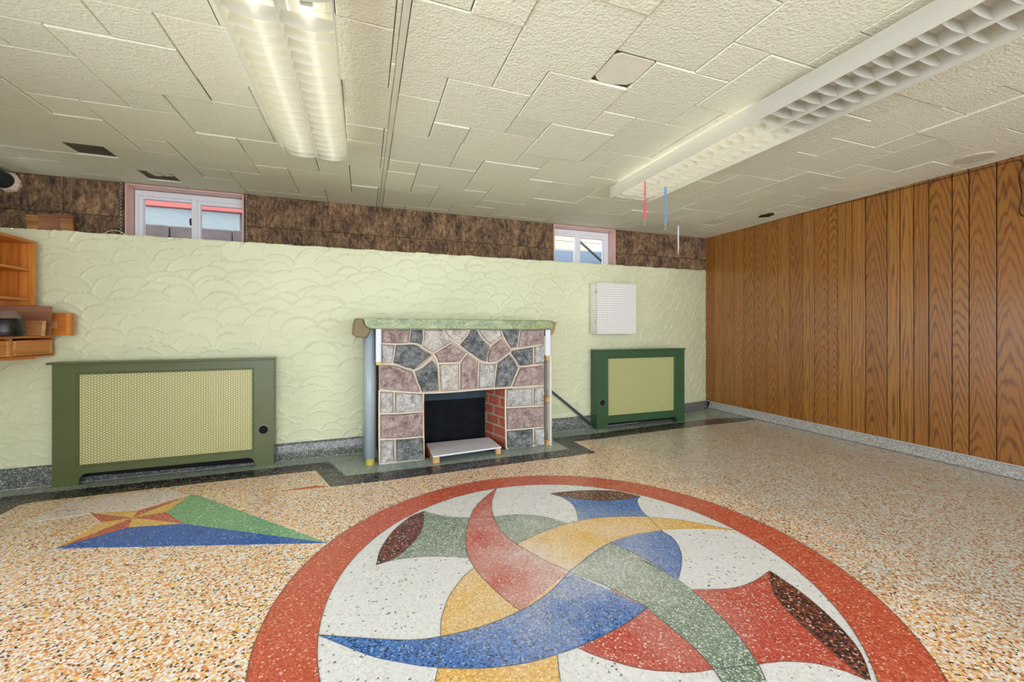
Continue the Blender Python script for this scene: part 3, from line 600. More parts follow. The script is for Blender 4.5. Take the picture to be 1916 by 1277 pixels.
for x0, x1 in ((XLB, W1[0] - .012), (W1[1] + .004, W2[0] - .002), (W2[1] + .004, XR)):
    for z0, z1, off in ((1.60, 1.877, .17), (1.881, 2.149, 0)):
        x = x0; first = True
        while x < x1 - .01:
            wd = (.61 - off) if first else .61; first = False
            e = min(x + wd, x1)
            if x1 - e < .1: e = x1
            corkpiece(x + .0015, e - .0015, z0, z1); x = e

def window(name, W, Yf, xs_, zs_, sash_first, jamb_left, handle):
    w = struct(name)
    x0, x1 = W
    # reveals
    for nm, b in (('jamb', (x0 - .001, x0 + .012, YB - .02, Yf, ZW0, ZW1)), ('jamb', (x1 - .012, x1 + .001, YB - .02, Yf, ZW0, ZW1)), ('head', (x0, x1, YB - .02, Yf, ZW1 - .008, ZW1 + .004)), ('sill', (x0, x1, YB - .0, Yf + .03, ZW0 - .01, ZW0 + .008))):
        mb = MB(); mb.box(*b); o = obj(nm, mb, M['jamb'] if nm != 'sill' else M['vinyl'], w, bevel=.002)
    a, g0, g1, m1, g2, g3, b_ = xs_; zb, zt = zs_
    mb = MB(); fr = .028
    ox0, ox1, oz0, oz1 = x0 + .013, x1 - .013, ZW0 + .01, ZW1 - .01
    mb.box(ox0, g0 - .03, Yf, Yf + .07, oz0, oz1); mb.box(g3 + .012, ox1, Yf, Yf + .07, oz0, oz1)
    mb.box(g0 - .03, g3 + .012, Yf, Yf + .07, zt + .02, oz1); mb.box(g0 - .03, g3 + .012, Yf, Yf + .07, oz0, zb - .01)
    obj('window_frame', mb, M['vinyl'], w, bevel=.004, seg=2)
    mb = MB()                                                  # fixed sash, set back a little
    mb.box(g0 - .03, g0, Yf + .012, Yf + .05, zb - .01, zt + .02); mb.box(g1, m1, Yf - .004, Yf + .05, zb - .01, zt + .035); mb.box(g0, g1, Yf + .012, Yf + .05, zt, zt + .02); mb.box(g0, g1, Yf + .012, Yf + .05, zb - .01, zb)
    s1 = obj('sash', mb, M['vinyl'], w, bevel=.003)
    mb = MB(); mb.box(g0, g1, Yf + .03, Yf + .034, zb, zt); obj('pane', mb, M['glass'], s1)
    mb = MB(); mb.box(m1, g2, Yf + .006, Yf + .04, zb - .01, zt + .02); mb.box(g3, g3 + .012, Yf + .006, Yf + .04, zb - .01, zt + .02); mb.box(g2, g3, Yf + .006, Yf + .04, zt - .012, zt + .02); mb.box(g2, g3, Yf + .006, Yf + .04, zb - .01, zb)
    s2 = obj('sash', mb, M['vinyl'], w, bevel=.003)
    mb = MB(); mb.box(g2, g3, Yf + .022, Yf + .026, zb, zt - .012); obj('pane', mb, M['glass'], s2)
    mb = MB(); hx = g1 - .006 if handle else (g1 + m1) / 2
    mb.box(hx - .004, hx + .004, Yf - .012, Yf + .004, 1.87, 1.93); mb.box(hx - .004, hx + .004, Yf - .02, Yf - .008, 1.885, 1.915)
    obj('latch', mb, M['black'] if handle else M['vinyl'], s1, bevel=.002)
    return w
window('window_1', W1, 4.165, (-1.76, -1.702, -1.37, -1.329, -1.308, -1.006, -.98), (1.762, 2.066), 1, 1, True)
window('window_2', W2, 4.175, (1.96, 2.012, 2.282, 2.345, 2.352, 2.660, 2.72), (1.758, 2.062), 1, 1, False)

# ================================================================ PANELLED RIGHT WALL
mb = MB(); mb.box(XR + .001, XR + .15, YR, YB + .2, 0, ZC + .05)
wr = struct('wall_right', mb, M['black'])
gy = [4.07, 3.933, 3.801, 3.64, 3.511, 3.376, 3.231, 3.102, 2.972, 2.84, 2.729, 2.606, 2.526, 2.406, 2.299, 2.145, 2.057, 1.968, 1.876, 1.743, 1.653, 1.516, 1.355]
while gy[-1] > YR + .1: gy.append(gy[-1] - random.choice((.10, .13, .16, .2)))
for i in range(len(gy) - 1):
    y1, y0 = gy[i], gy[i + 1]
    wide = i >= 19 or i in (1, 4, 7, 8, 9, 12, 14, 15)
    g = .0032 if i >= 14 else .0026
    mb = MB(); mb.box(-.008, .0, -(y1 - y0) / 2 + g, (y1 - y0) / 2 - g, 0, ZC - .088)
    obj('panel', mb, M['panel'], wr, loc=(XR, (y0 + y1) / 2, .088), bevel=.0006)
mb = MB(); mb.box(XR - .014, XR, YR, 4.05, .083, .0895)
struct('trim_1', mb, plain('pale_edge_strip', S(196, 196, 196), .5))

# ================================================================ CEILING
mb = MB(); mb.box(XLB - .05, XR + .15, YR - .05, YB + .2, ZC + .014, ZC + .06)
ceil = struct('ceiling', mb, M['backing'])
bx, by = .2063, .2080
def tile_mesh(wx, wy):
    mb = MB(); mb.box(-wx / 2, wx / 2, -wy / 2, wy / 2, 0, .012)
    me = bpy.data.meshes.new('tile'); me.from_pydata([tuple(v) for v in mb.v], [], mb.f)
    bm = bmesh.new(); bm.from_mesh(me); bmesh.ops.recalc_face_normals(bm, faces=bm.faces)
    es = [e for e in bm.edges if all(v.co.z < .001 for v in e.verts)]
    bmesh.ops.bevel(bm, geom=es, offset=.0036, segments=1, affect='EDGES'); bm.to_mesh(me); bm.free()
    me.materials.append(M['tile']); return me
cache = {}
far = MB()
def lay(x0, oy, cell, X0, X1, skip, base):
    for m in range(-60, 60):
        for n in range(-60, 60):
            i, j = base[0] + m + 2 * n, base[1] + 2 * m - n
            for (a, b, s) in ((i, j, 2), (i - 1, j, 1)):
                key = (a, b, s)
                ax, ay = x0 + a * cell, oy + b * by
                ex, ey = ax + s * cell, ay + s * by
                if s == 1: pass
                cx0, cx1, cy0, cy1 = max(ax, X0), min(ex, X1), max(ay, YR), min(ey, YB)
                if cx1 - cx0 < .012 or cy1 - cy0 < .012: continue
                if key in skip: continue
                g = .0019
                if ey < .35:
                    far.box(cx0 + g, cx1 - g, cy0 + g, cy1 - g, ZC, ZC + .012); continue
                k = (round(cx1 - cx0, 3), round(cy1 - cy0, 3))
                if k not in cache: cache[k] = tile_mesh(k[0] - 2 * g, k[1] - 2 * g)
                dz = random.choice((0, 0, 0, .0015, -.0015, .003, -.003, -.005))
                o = linked('tile', cache[k], ceil, ((cx0 + cx1) / 2, (cy0 + cy1) / 2, ZC + dz), (random.gauss(0, .004), random.gauss(0, .004), random.gauss(0, .0015)))
                if (cy1 > 3.9 or cx1 > 4.05): o.location.z = ZC + .001; o.rotation_euler = (0, 0, 0)
# small tile sits left of each large one, on its far half row
def lay2(x0, oy, cell, X0, X1, skip, base):
    lay(x0, oy, cell, X0, X1, skip, base)
SK_R = {(4, 7, 1)}
SK_L = {(-8, 16, 1), (-7, 18, 1)}
lay(.158, -.005, bx, .156, XR, SK_R, (0, 7))
lay(-.100, -.030, .2085, XLB, .130, SK_L, (-5, 10))
o = obj('tile_field', far, M['tile'], ceil); o['kind'] = 'stuff'
mb = MB(); mb.box(.1300, .1562, YR, YB, ZC - .0015, ZC + .01); obj('joint_strip', mb, plain('joint_strip', S(216, 213, 194), .6, var=.06, nscale=6), ceil, bevel=.002)
# the damaged small tile, pushed up, corners broken away
x0, y0 = .158 + 4 * bx + .003, -.005 + 7 * by + .003; x1, y1 = x0 + bx - .006, y0 + by - .006
mb = MB(); mb.prism([(x0 + .004, y0 + .03), (x0 + .03, y0 + .004), (x1 - .004, y0 + .003), (x1, y1 - .05), (x1 - .02, y1 - .02), (x1 - .08, y1 - .002), (x0 + .05, y1), (x0 + .022, y1 - .012), (x0, y1 - .035)], lambda p, t: (p[0], p[1], t), ZC + .004, ZC + .012)
o = obj('tile', mb, M['tile_old'], ceil); o['label'] = 'stained ceiling tile with broken corners'
# torn scraps above the left window, the dark gap beside them stays open
for a, b, c, d_ in ((-1.50, -1.44, 3.73, 3.80), (-1.43, -1.37, 3.72, 3.78)):
    mb = MB(); mb.prism([(a, c), (b, c), (b + .015, d_), (a + .02, d_ + .02)], lambda p, t: (p[0], p[1], t), ZC + .002, ZC + .008)
    o = obj('tile_scrap', mb, M['tile_old'], ceil); o['label'] = 'torn scrap of ceiling tile'
# ================================================================ CEILING LIGHTS
def ceiling_light(xc, y0, y1, label, missing=()):
    t = thing('ceiling_light', label, 'light', (xc, y1, ZC), 0)
    L = y1 - y0
    mb = MB(); mb.box(-.07, .07, -L + .02, -.02, -.018, -.001); obj('housing', mb, M['white_paint'], t, bevel=.004)
    mb = MB(); mb.box(-.022, .022, -L + .03, -.03, -.040, -.018); obj('reflector', mb, M['white_paint'], t, bevel=.004)
    for sx in (-.085, .085):
        for k, (a, b) in enumerate(((-1.24, -.04), (-L + .04, -1.30))):
            if b - a < .3: continue
            mb = MB(); mb.tube([(sx, a, -.036), (sx, b, -.036)], .0128, 12); o = obj('tube', mb, M['tube_on' if k == 0 else 'tube_off'], t, smooth=True)
            o['label'] = 'lit fluorescent tube' if k == 0 else 'unlit fluorescent tube'
            for y in (a, b):
                mb = MB(); mb.box(sx - .02, sx + .02, y - .008, y + .008, -.054, -.008); obj('lamp_holder', mb, M['white_paint'], t, bevel=.003)
    for s in (-1, 1):
        mb = MB(); prof = [(s * .172, -.030), (s * .175, -.070), (s * .174, -.122), (s * .171, -.122), (s * .172, -.070), (s * .169, -.030)]
        mb.prism(prof, lambda p, q: (p[0], q, p[1]), -L, 0); obj('side_panel', mb, M['louvre'], t, smooth=False)
    mb = MB(); mb.box(-.0015, .0015, -L, -.003, -.118, -.054); obj('spine', mb, M['louvre'], t)
    lv = None
    mb = MB()
    for s in (-1, 1):
        top = [(s * x, -.054) for x in (.002, .05, .11, .168)]
        bot = [(s * x, z) for x, z in ((.170, -.088), (.160, -.098), (.145, -.108), (.12, -.116), (.09, -.120), (.05, -.119), (.02, -.114), (.002, -.108))]
        P = top + bot; mb.prism(P, lambda p, q: (p[0], q, p[1]), -.001, .001)
    me = bpy.data.meshes.new('blade'); me.from_pydata([tuple(v) for v in mb.v], [], mb.f); me.materials.append(M['louvre'])
    y = -.004; k = 0
    while y > -L:
        if k not in missing: linked('blade', me, t, (0, y, 0), (-.25, 0, 0))
        y -= .069; k += 1
    return t
ceiling_light(-.27, .28, 2.78, 'long white louvred ceiling light above the left side of the room', missing=(18,))
ceiling_light(2.0, .28, 2.78, 'long white louvred ceiling light near the wood panelled wall')
# two more rows of the same lights behind the photographer light the near half of the room
for i, x in enumerate(()):
    ceiling_light(x, -1.85, -.45, ('left' if i == 0 else 'right') + ' hand louvred ceiling light behind the photographer')

# ================================================================ RADIATOR COVERS
def radiator_cover(label, loc, rz, W, H, dep, op, foot, hole, mats, holes_mat, over):
    t = thing('radiator_cover', label, 'radiator cover', loc, rz)
    x0, x1, z0, z1 = op
    Hf = H - .014
    mb = MB(); th = .018
    mb.box(0, x0, 0, th, 0, Hf); mb.box(x1, W, 0, th, 0, Hf); mb.box(x0, x1, 0, th, z1, Hf)
    f0, f1, fz, r = foot
    arc0 = [(f0 + r - r * math.cos(a), fz - r + r * math.sin(a)) for a in [PI / 2 * k / 6 for k in range(7)]]
    arc1 = [(f1 - r + r * math.cos(a), fz - r + r * math.sin(a)) for a in [PI / 2 * k / 6 for k in range(6, -1, -1)]]
    mb.prism([(x0, 0), (f0, 0)] + arc0 + arc1 + [(f1, 0), (x1, 0), (x1, z0), (x0, z0)], lambda p, q: (p[0], q, p[1]), 0, th)
    obj('front_frame', mb, mats, t)
    for a, b in ((0, .018), (W - .018, W)):
        mb = MB(); mb.box(a, b, th, dep, 0, Hf); obj('side_panel', mb, mats, t, bevel=.002)
    mb = MB(); mb.box(-over, W + .006, -.018, dep, Hf, H); obj('top_board', mb, mats, t, bevel=.004, seg=2)
    mb = MB(); b = .010
    mb.box(x0 - .002, x0 + b, -.005, th - .002, z0, z1); mb.box(x1 - b, x1 + .002, -.005, th - .002, z0, z1); mb.box(x0, x1, -.005, th - .002, z1 - b, z1 + .002); mb.box(x0, x1, -.005, th - .002, z0 - .002, z0 + b)
    obj('grille_moulding', mb, mats, t, bevel=.003)
    mb = MB(); mb.box(x0, x1, .010, .012, z0, z1); obj('grille', mb, holes_mat, t)
    hx, hz, hr = hole
    mb = MB(); mb.lathe([(hr * 1.12, 0), (hr * 1.12, .0025), (hr, .003), (hr, 0)], n=20)
    o = obj('valve_hole_rim', mb, M['divider'], t, loc=(hx, 0, hz)); o.rotation_euler = (PI / 2, 0, 0)
    mb = MB(); mb.lathe([(0.0001, 0), (hr, 0), (hr, .0015), (.0001, .0015)], n=20)
    o = obj('valve_hole', mb, M['void'], t, loc=(hx, 0, hz)); o.rotation_euler = (PI / 2, 0, 0)
    mb = MB(); mb.box(.02, W - .02, dep - .012, dep - .008, .01, Hf - .01); obj('back_sheet', mb, M['void'], t)
    return t
radiator_cover('wide olive green radiator cover with perforated cream grille, left of the fireplace', (-1.842, 3.392, 0), math.atan2(.023, 1.216), 1.216, .787, .105,
               (.118, 1.091, .117, .716), (.127, 1.098, .071, .045), (1.153, .266, .030), M['cover'], M['grille'], .022)
radiator_cover('smaller dark green radiator cover near the wood panelled corner', (2.164, 3.519, 0), math.atan2(.004, 1.088), 1.088, .790, .115,
               (.119, .960, .118, .711), (.119, .990, .055, .03), (.061, .263, .030), M['cover2'], M['grille2'], .006)

# ================================================================ FIREPLACE
FA = math.atan2(.065, 1.352)
FM = Matrix.Translation((.105, 3.152, 0)) @ Matrix.Rotation(FA, 4, 'Z')
def floc(x, y, z=0): v = FM @ Vector((x, y, z)); return (v.x, v.y, v.z)
fpz = thing('fireplace', 'fieldstone fireplace of pink, grey and cream stones with a black firebox', 'fireplace', (.105, 3.152, 0), FA)
FW, FH = 1.354, 1.0; OX0, OX1, OZ = .323, 1.004, .505
mb = MB(); pl = lambda p, q: (p[0], q, p[1])
mb.box(0, OX0, .012, .40, 0, FH); mb.box(OX1, FW, .012, .40, 0, FH)
mb.box(OX0, OX1, .012, .40, OZ, FH)
obj('masonry', mb, M['mortar'], fpz)
first = set()
for st in D['stones']:
    kind, pts = st[0], [Vector(p) for p in st[1:]]
    pts = [Vector((min(p.x, FW + .004), max(p.y, .004))) for p in pts]
    c = sum(pts, Vector((0, 0))) / len(pts)
    ring = []
    for i in range(len(pts)):
        a, b = pts[i], pts[(i + 1) % len(pts)]; n = max(1, round((b - a).length / .015))
        for k in range(n):
            p = a.lerp(b, k / n)
            if k: p += Vector((random.uniform(-.0014, .0014), random.uniform(-.0014, .0014)))
            ring.append(p)
    mb = MB(); n = len(ring); pr = .008 + random.uniform(0, .004); sd = random.uniform(0, 50)
    layers = [(1.0, .014), (.985, .0), (.95, -pr), (.86, -pr - .003), (.74, -pr - .004), (.6, -pr - .005), (.46, -pr - .006), (.32, -pr - .006), (.16, -pr - .006)]
    def rock(x, y):                       # broken, ridged face
        v = Vector((x * 13 + sd, y * 17, sd)); r = 1 - abs(mnoise.noise(v)) * 2.2
        return -.016 * r * r + .010 * mnoise.noise(v * 2.7) + .006 * mnoise.noise(v * 6) + .003 * mnoise.noise(v * 13)
    for li, (s, d_) in enumerate(layers):
        for p in ring:
            q = c + (p - c) * s; jit = 0 if li < 1 else rock(q.x, q.y) * (0, .25, .6, 1, 1, 1, 1, 1, 1)[li]
            mb.v.append((q.x - c.x, d_ + jit, q.y - c.y))
    mb.v.append((0, -pr - .006 + rock(c.x, c.y), 0))
    for li in range(len(layers) - 1):
        for k in range(n): mb.f.append((li * n + k, li * n + (k + 1) % n, (li + 1) * n + (k + 1) % n, (li + 1) * n + k))
    for k in range(n): mb.f.append(((len(layers) - 1) * n + k, (len(layers) - 1) * n + (k + 1) % n, len(layers) * n))
    o = obj('stone', mb, M['s_' + kind], fpz, loc=(c.x, 0, c.y))
    o['label'] = {'p': 'pink granite stone', 'd': 'slate blue stone', 'c': 'cream granite stone', 'w': 'grey-white granite stone'}[kind]
mb = MB()
for j in D['joints']:
    P = [(min(p.x, FW), .006, max(.006, p.y)) for p in smooth_curve(j, 4)] if len(j) > 2 else [(p[0], .006, max(.006, p[1])) for p in j]
    mb.tube(P, .0072, 6)
o = obj('mortar_bead', mb, M['bead'], fpz, smooth=True); o['kind'] = 'stuff'
# firebox: splayed brick cheeks, iron back plate
BR, BLx, DB = (.935, .352), (.395, .345), .35
mb = MB()
mb.prism([(OX1, .012), (OX1 + .06, .012), (BR[0] + .06, BR[1] + .03), (BR[0], BR[1])], lambda p, q: (p[0], p[1], q), 0, OZ)
obj('brick_backing', mb, M['brick_mortar'], fpz)
mb = MB(); mb.prism([(OX0, .012), (BLx[0], BLx[1]), (BLx[0] - .06, BLx[1]), (OX0 - .02, .012)], lambda p, q: (p[0], p[1], q), 0, OZ)
o = obj('brick_backing', mb, M['brick'], fpz); o['label'] = 'sooty red brick cheek'
A_, B_ = Vector((BR[0], BR[1])), Vector((OX1, .016)); dirv = (B_ - A_); nrm = Vector((-dirv.y, dirv.x)).normalized()
if nrm.x > 0: nrm = -nrm
rows = [((.02, .40), (.46, .97)), ((.05, .43), (.49, .98)), ((.15, .66), (.73, .98)), ((.04, .40), (.50, .97)), ((.05, .18), (.24, .70), (.78, .98)), ((.08, .44), (.53, .98)), ((.05, .55), (.62, .98))]
brick_me = {}
z = .012
for row in rows:
    zt = min(z + .066, OZ - .002)
    for a, b in row:
        p, q = A_ + dirv * a, A_ + dirv * b
        mb = MB(); vs = [(p.x, p.y), (q.x, q.y)]
        o_ = nrm * .007; i_ = nrm * -.004
        mb.prism([(p + i_), (q + i_), (q + o_), (p + o_)], lambda v, t_: (v[0], v[1], t_), z, zt)
        obj('brick', mb, M['brick'], fpz, bevel=.003)
    z += .0835
    if z > OZ - .02: break
mb = MB(); mb.box(.33, 1.0, .35, .37, 0, .40); obj('fireback', mb, M['iron'], fpz)
mb = MB(); mb.box(.33, 1.0, .335, .355, .385, OZ); o = obj('damper_plate', mb, plain('blue_grey_iron', S(46, 64, 76), .6, .0, spec=.3, var=.25, nscale=10), fpz, bevel=.004)
mb = MB(); mb.box(.30, 1.03, .02, .36, -.0, .006); obj('hearth_floor', mb, M['soot'], fpz)
mb = MB(); mb.box(.44, .53, .27, .32, .006, .022); o = obj('brick', mb, M['brick'], fpz, bevel=.003)
# mantel shelf
mt = thing('mantel_shelf', 'green marbled mantel shelf with rounded front on top of the stone fireplace', 'shelf', floc(0, 0, 1.0), FA)
fp2 = [(-.113, .075), (-.104, .035), (-.095, .016), (-.078, .004), (-.060, .0), (1.419, -.005), (1.421, .066)]
mb = MB(); mb.prism([(x, z) for x, z in fp2], lambda p, q: (p[0], q, p[1]), -.035, -.008); obj('front_edge', mb, M['marble'], mt, bevel=.004, seg=2)
mb = MB(); mb.box(-.10, 1.415, -.012, .40, .045, .072); obj('top_board', mb, M['marble'], mt, bevel=.003)
endL = [(-.168, .074), (-.113, .074), (-.104, .035), (-.09, .014), (-.062, .0), (-.070, -.03), (-.093, -.066), (-.138, -.065), (-.174, -.054), (-.182, -.039), (-.178, .03)]
mb = MB(); mb.prism(endL, lambda p, q: (p[0], q, p[1]), -.012, .30); o = obj('end_board', mb, M['olive_brown'], mt, bevel=.006, seg=2); o['label'] = 'olive-brown rounded end board'
endR = [(1.422, .054), (1.474, .059), (1.462, .037), (1.449, -.021), (1.429, -.05), (1.399, -.068), (1.399, -.007), (1.42, -.005)]
mb = MB(); mb.prism(endR, lambda p, q: (p[0], q, p[1]), -.012, .10); o = obj('end_board', mb, M['board_brown'], mt, bevel=.004); o['label'] = 'raw brown end board'
# grey-blue half round column left of the stones
cl = thing('side_column', 'tall grey-blue half-round column left of the fireplace, taped at its foot', 'column', floc(-.055, .02, 0), FA)
mb = MB()
prof = [(-.046 + .0, .30), (-.047, .04), (-.040, .012), (-.025, -.004), (-.005, -.008), (.012, .0), (.025, .015), (.033, .04), (.035, .30)]
mb.prism(prof, lambda p, q: (p[0], p[1], q), .045, .992); obj('sheet', mb, M['column'], cl, smooth=True)
mb = MB(); mb.prism([(x * .8 + .0, y * .8 if y < .1 else .1) for x, y in prof], lambda p, q: (p[0], p[1], q), .0, .046); o = obj('taped_foot', mb, M['tape'], cl); o['label'] = 'yellow taped foot'
for nm, lb, x0, x1, z0, z1, m_ in (('trim_strip', 'short white metal strip hanging below the mantel, left of the top stones', -.028, .010, .748, .999, 'blueish'),
                                  ('trim_strip', 'short white metal strip hanging below the mantel, right of the top stones', 1.352, 1.398, .765, .992, 'blueish')):
    t = thing(nm, lb, 'strip', floc(x0, -.02, z0), FA)
    mb = MB(); mb.box(0, x1 - x0, -.012, .004, 0, z1 - z0); s_ = obj('channel', mb, M[m_], t, bevel=.003)
    mb = MB(); mb.box((x1 - x0) * .42, (x1 - x0) * .58, -.0145, -.011, .01, z1 - z0 - .01); obj('ridge', mb, M['white_paint'], t)
    if x0 < 0:
        mb = MB(); mb.box(.004, x1 - x0 - .004, -.014, .002, -.012, .014); o = obj('tape_piece', mb, M['tape'], t)
# white board on edge with wood blocks right of the stones
wb = thing('leaning_board', 'white board standing on edge with three wood blocks, right of the fireplace', 'board', floc(1.366, -.035, 0), FA)
mb = MB(); mb.box(.022, .040, -.004, .19, .0, .770); obj('board', mb, plain('off_white_board', S(214, 212, 200), .5), wb, bevel=.002)
for z_ in (.0, .375, .725):
    mb = MB(); mb.box(-.006, .022, -.002, .045, z_, z_ + .045); obj('wood_block', mb, M['block_wood'], wb, bevel=.002)
bb = thing('trim_board', 'thin pale blue-white board standing behind the white board right of the fireplace', 'board', floc(1.445, .09, 0), FA)
mb = MB(); mb.box(-.02, .025, 0, .008, 0, .46); obj('strip', mb, M['blueish'], bb, bevel=.001)
mb = MB(); mb.box(-.004, .004, -.0015, .001, .02, .44); obj('groove', mb, M['divider'], bb)
# rail leaning against the wall
rl = thing('metal_rail', 'dark metal rail leaning between the fireplace and the small radiator cover', 'rail', (1.724, 3.62, 0))
mb = MB(); a, b = Vector((-.06, -.012, .43)), Vector((.425, -.02, .034)); d_ = (b - a).normalized(); s_ = Vector((0, 1, 0)); u_ = d_.cross(s_).normalized()
def bar(mb, a, b, wd, th):
    P = [a + s_ * i * th / 2 + u_ * j * wd / 2 for i, j in ((-1, -1), (1, -1), (1, 1), (-1, 1))]; Q = [p + (b - a) for p in P]
    mb.add(P + Q, [(0, 1, 2, 3), (7, 6, 5, 4), (0, 4, 5, 1), (1, 5, 6, 2), (2, 6, 7, 3), (3, 7, 4, 0)])
bar(mb, a, b, .020, .010); obj('rail', mb, M['darksteel'], rl, bevel=.001)
mb = MB(); bar(mb, a + u_ * .012 + s_ * -.004, b + u_ * .012 + s_ * -.004, .004, .012); o = obj('flange', mb, M['chrome'], rl)
# low white shelf board on blocks in front of the firebox
lb_ = thing('low_board', 'white shelf board lying on wood blocks in the mouth of the fireplace', 'board', floc(.365, -.13, 0), FA)
mb = MB(); mb.prism([(0.0, -.01), (.551, .02), (.556, .332), (.017, .345)], lambda p, q: (p[0], p[1], q), .050, .062); obj('top', mb, M['board_white'], lb_, bevel=.0015)
mb = MB(); mb.box(.002, .05, -.005, .04, .002, .05); obj('foot_block', mb, M['block_wood'], lb_, bevel=.002)
mb = MB(); mb.box(.51, .549, .025, .065, .002, .05); obj('foot_block', mb, M['block_wood'], lb_, bevel=.002)
mb = MB(); mb.box(.006, .024, .04, .33, .006, .05); obj('side_rail', mb, M['raw_wood'], lb_, bevel=.001)
mb = MB(); mb.box(.525, .543, .065, .31, .006, .05); obj('side_rail', mb, M['raw_wood'], lb_, bevel=.001)

# ================================================================ WHITE PEGBOARD CABINET
pa = math.atan2(.035, 1)
pc = thing('wall_cabinet', 'white wall cabinet with a pegboard door above the dark green radiator cover', 'cabinet', (2.165, 3.515, .948), pa)
mb = MB(); mb.box(0, .462, .018, .128, .002, .506); obj('body', mb, M['white_paint'], pc, bevel=.002)
mb = MB(); mb.box(-.003, .468, 0, .014, 0, .509); dr = obj('door', mb, M['peg'], pc, bevel=.0015)
for z_ in (.10, .40):
    mb = MB(); mb.box(-.006, -.001, .006, .030, z_, z_ + .035); obj('hinge', mb, M['chrome'], dr, bevel=.001)
for z_ in (.012, .488):
    mb = MB(); mb.box(-.001, .0015, .028, .034, z_, z_ + .006); obj('screw', mb, M['divider'], pc)

# ================================================================ LEFT SHELVING
bk = thing('bookcase', 'varnished pine bookcase on the left wall above the drawer shelf', 'bookcase', (-2.255, 3.44, 1.145))
def bpart(nm, b, m_='pine_y', par=bk, **k):
    mb = MB(); mb.box(*b); return obj(nm, mb, M[m_], par, bevel=.0015, **k)
bpart('end_panel', (.0, .285, -.018, .0, 0, .402), 'pine_z')
bpart('face_strip', (.285, .312, -.024, .002, 0, .40), 'pine_z')
bpart('end_panel', (.0, .31, -1.02, -1.0, 0, .402), 'pine_z')
bpart('top_board', (.0, .316, -1.02, .002, .386, .404))
bpart('shelf', (.01, .298, -1.0, -.018, .212, .228)); bpart('shelf', (.01, .298, -1.0, -.018, .028, .044))
bpart('back_board', (0, .008, -1.0, -.018, .0, .39), 'pine_z')
ds = thing('drawer_shelf', 'varnished pine wall shelf with small drawers, low in the left corner', 'shelf', (-2.255, 3.47, .825))
def dpart(nm, b, m_='pine_y', par=ds, **k):
    mb = MB(); mb.box(*b); return obj(nm, mb, M[m_], par, bevel=.0015, **k)
dpart('top_board', (0, .372, -.95, .02, .118, .132))
dpart('bottom_board', (0, .372, -.95, .02, 0, .012))
dpart('end_panel', (0, .372, .0, .018, .012, .118), 'pine_x')
dpart('divider', (0, .374, -.335, -.318, .012, .118), 'pine_z'); dpart('divider', (0, .374, -.66, -.642, .012, .118), 'pine_z'); dpart('end_panel', (0, .372, -.95, -.93, .012, .118), 'pine_x')
dpart('back_board', (0, .01, -.93, 0, .012, .118), 'pine_x')
for y0, y1 in ((-.314, -.006), (-.638, -.34), (-.925, -.664)):
    dw = dpart('drawer', (.03, .376, y0, y1, .016, .106), 'pine_y')
    for yy in (y0 + .012, y1 - .012):
        dpart('corner_joint', (.370, .3775, yy - .009, yy + .009, .018, .104), 'block_wood', par=dw)
mb = MB(); mb.box(.30, .37, -.28, -.14, -.008, .0); o = obj('wood_scrap', mb, M['pine_y'], ds)
# things on the drawer shelf, in front of the pine end
t = thing('brown_panel', 'brown wooden panel leaning behind the black pot on the drawer shelf', 'board', (-1.905, 3.34, .957))
mb = MB(); mb.box(-.16, .082, 0, .014, 0, .183, Matrix.Rotation(-.06, 4, 'X')); obj('board', mb, M['brown_board'], t, bevel=.002)
t = thing('small_frame', 'small brown frame with a pale edge leaning on the brown panel', 'frame', (-1.86, 3.27, .957))
mb = MB(); mb.box(-.05, .036, 0, .012, 0, .092, Matrix.Rotation(-.1, 4, 'X')); obj('board', mb, M['raw_wood'], t, bevel=.002)
mb = MB(); mb.box(.036, .047, -.002, .014, 0, .092, Matrix.Rotation(-.1, 4, 'X')); o = obj('edge_strip', mb, M['block_wood'], t, bevel=.001); o['label'] = 'pale wood edge strip'
t = thing('pine_box', 'small orange pine box with a pale inset square, at the end of the drawer shelf', 'box', (-1.90, 3.42, .957))
mb = MB(); mb.box(0, .112, 0, .045, 0, .142); obj('box_body', mb, M['pine_x'], t, bevel=.0015)
mb = MB(); mb.box(.112, .132, -.004, .045, 0, .143); obj('face_strip', mb, M['pine_z'], t, bevel=.0015)
mb = MB(); mb.box(.028, .068, -.002, .004, .045, .092); o = obj('inset', mb, M['block_wood'], t); o['label'] = 'pale inset square'
t = thing('pot', 'black round pot under a smoky clear cover, on the drawer shelf', 'pot', (-1.893, 3.13, .957))
mb = MB(); mb.lathe([(.0001, 0), (.066, 0), (.070, .006), (.071, .03), (.069, .06), (.064, .09), (.057, .102), (.0001, .102)], n=28); obj('body', mb, M['black'], t, smooth=True)
mb = MB(); mb.lathe([(.058, .100), (.052, .116), (.041, .134), (.036, .146), (.015, .150), (.0001, .151)], n=28); obj('cover', mb, M['clear'], t, smooth=True)
mb = MB(); mb.tube([(.075 * math.cos(a), .075 * math.sin(a), .020) for a in [2 * PI * k / 24 for k in range(25)]], .0022, 6); obj('rim_wire', mb, M['black'], t, smooth=True)
mb = MB(); mb.tube([(.06, -.04, .012), (.075, -.045, .016), (.082, -.03, .006), (.092, -.035, .002)], .002, 6); obj('cord_end', mb, M['black'], t, smooth=True)

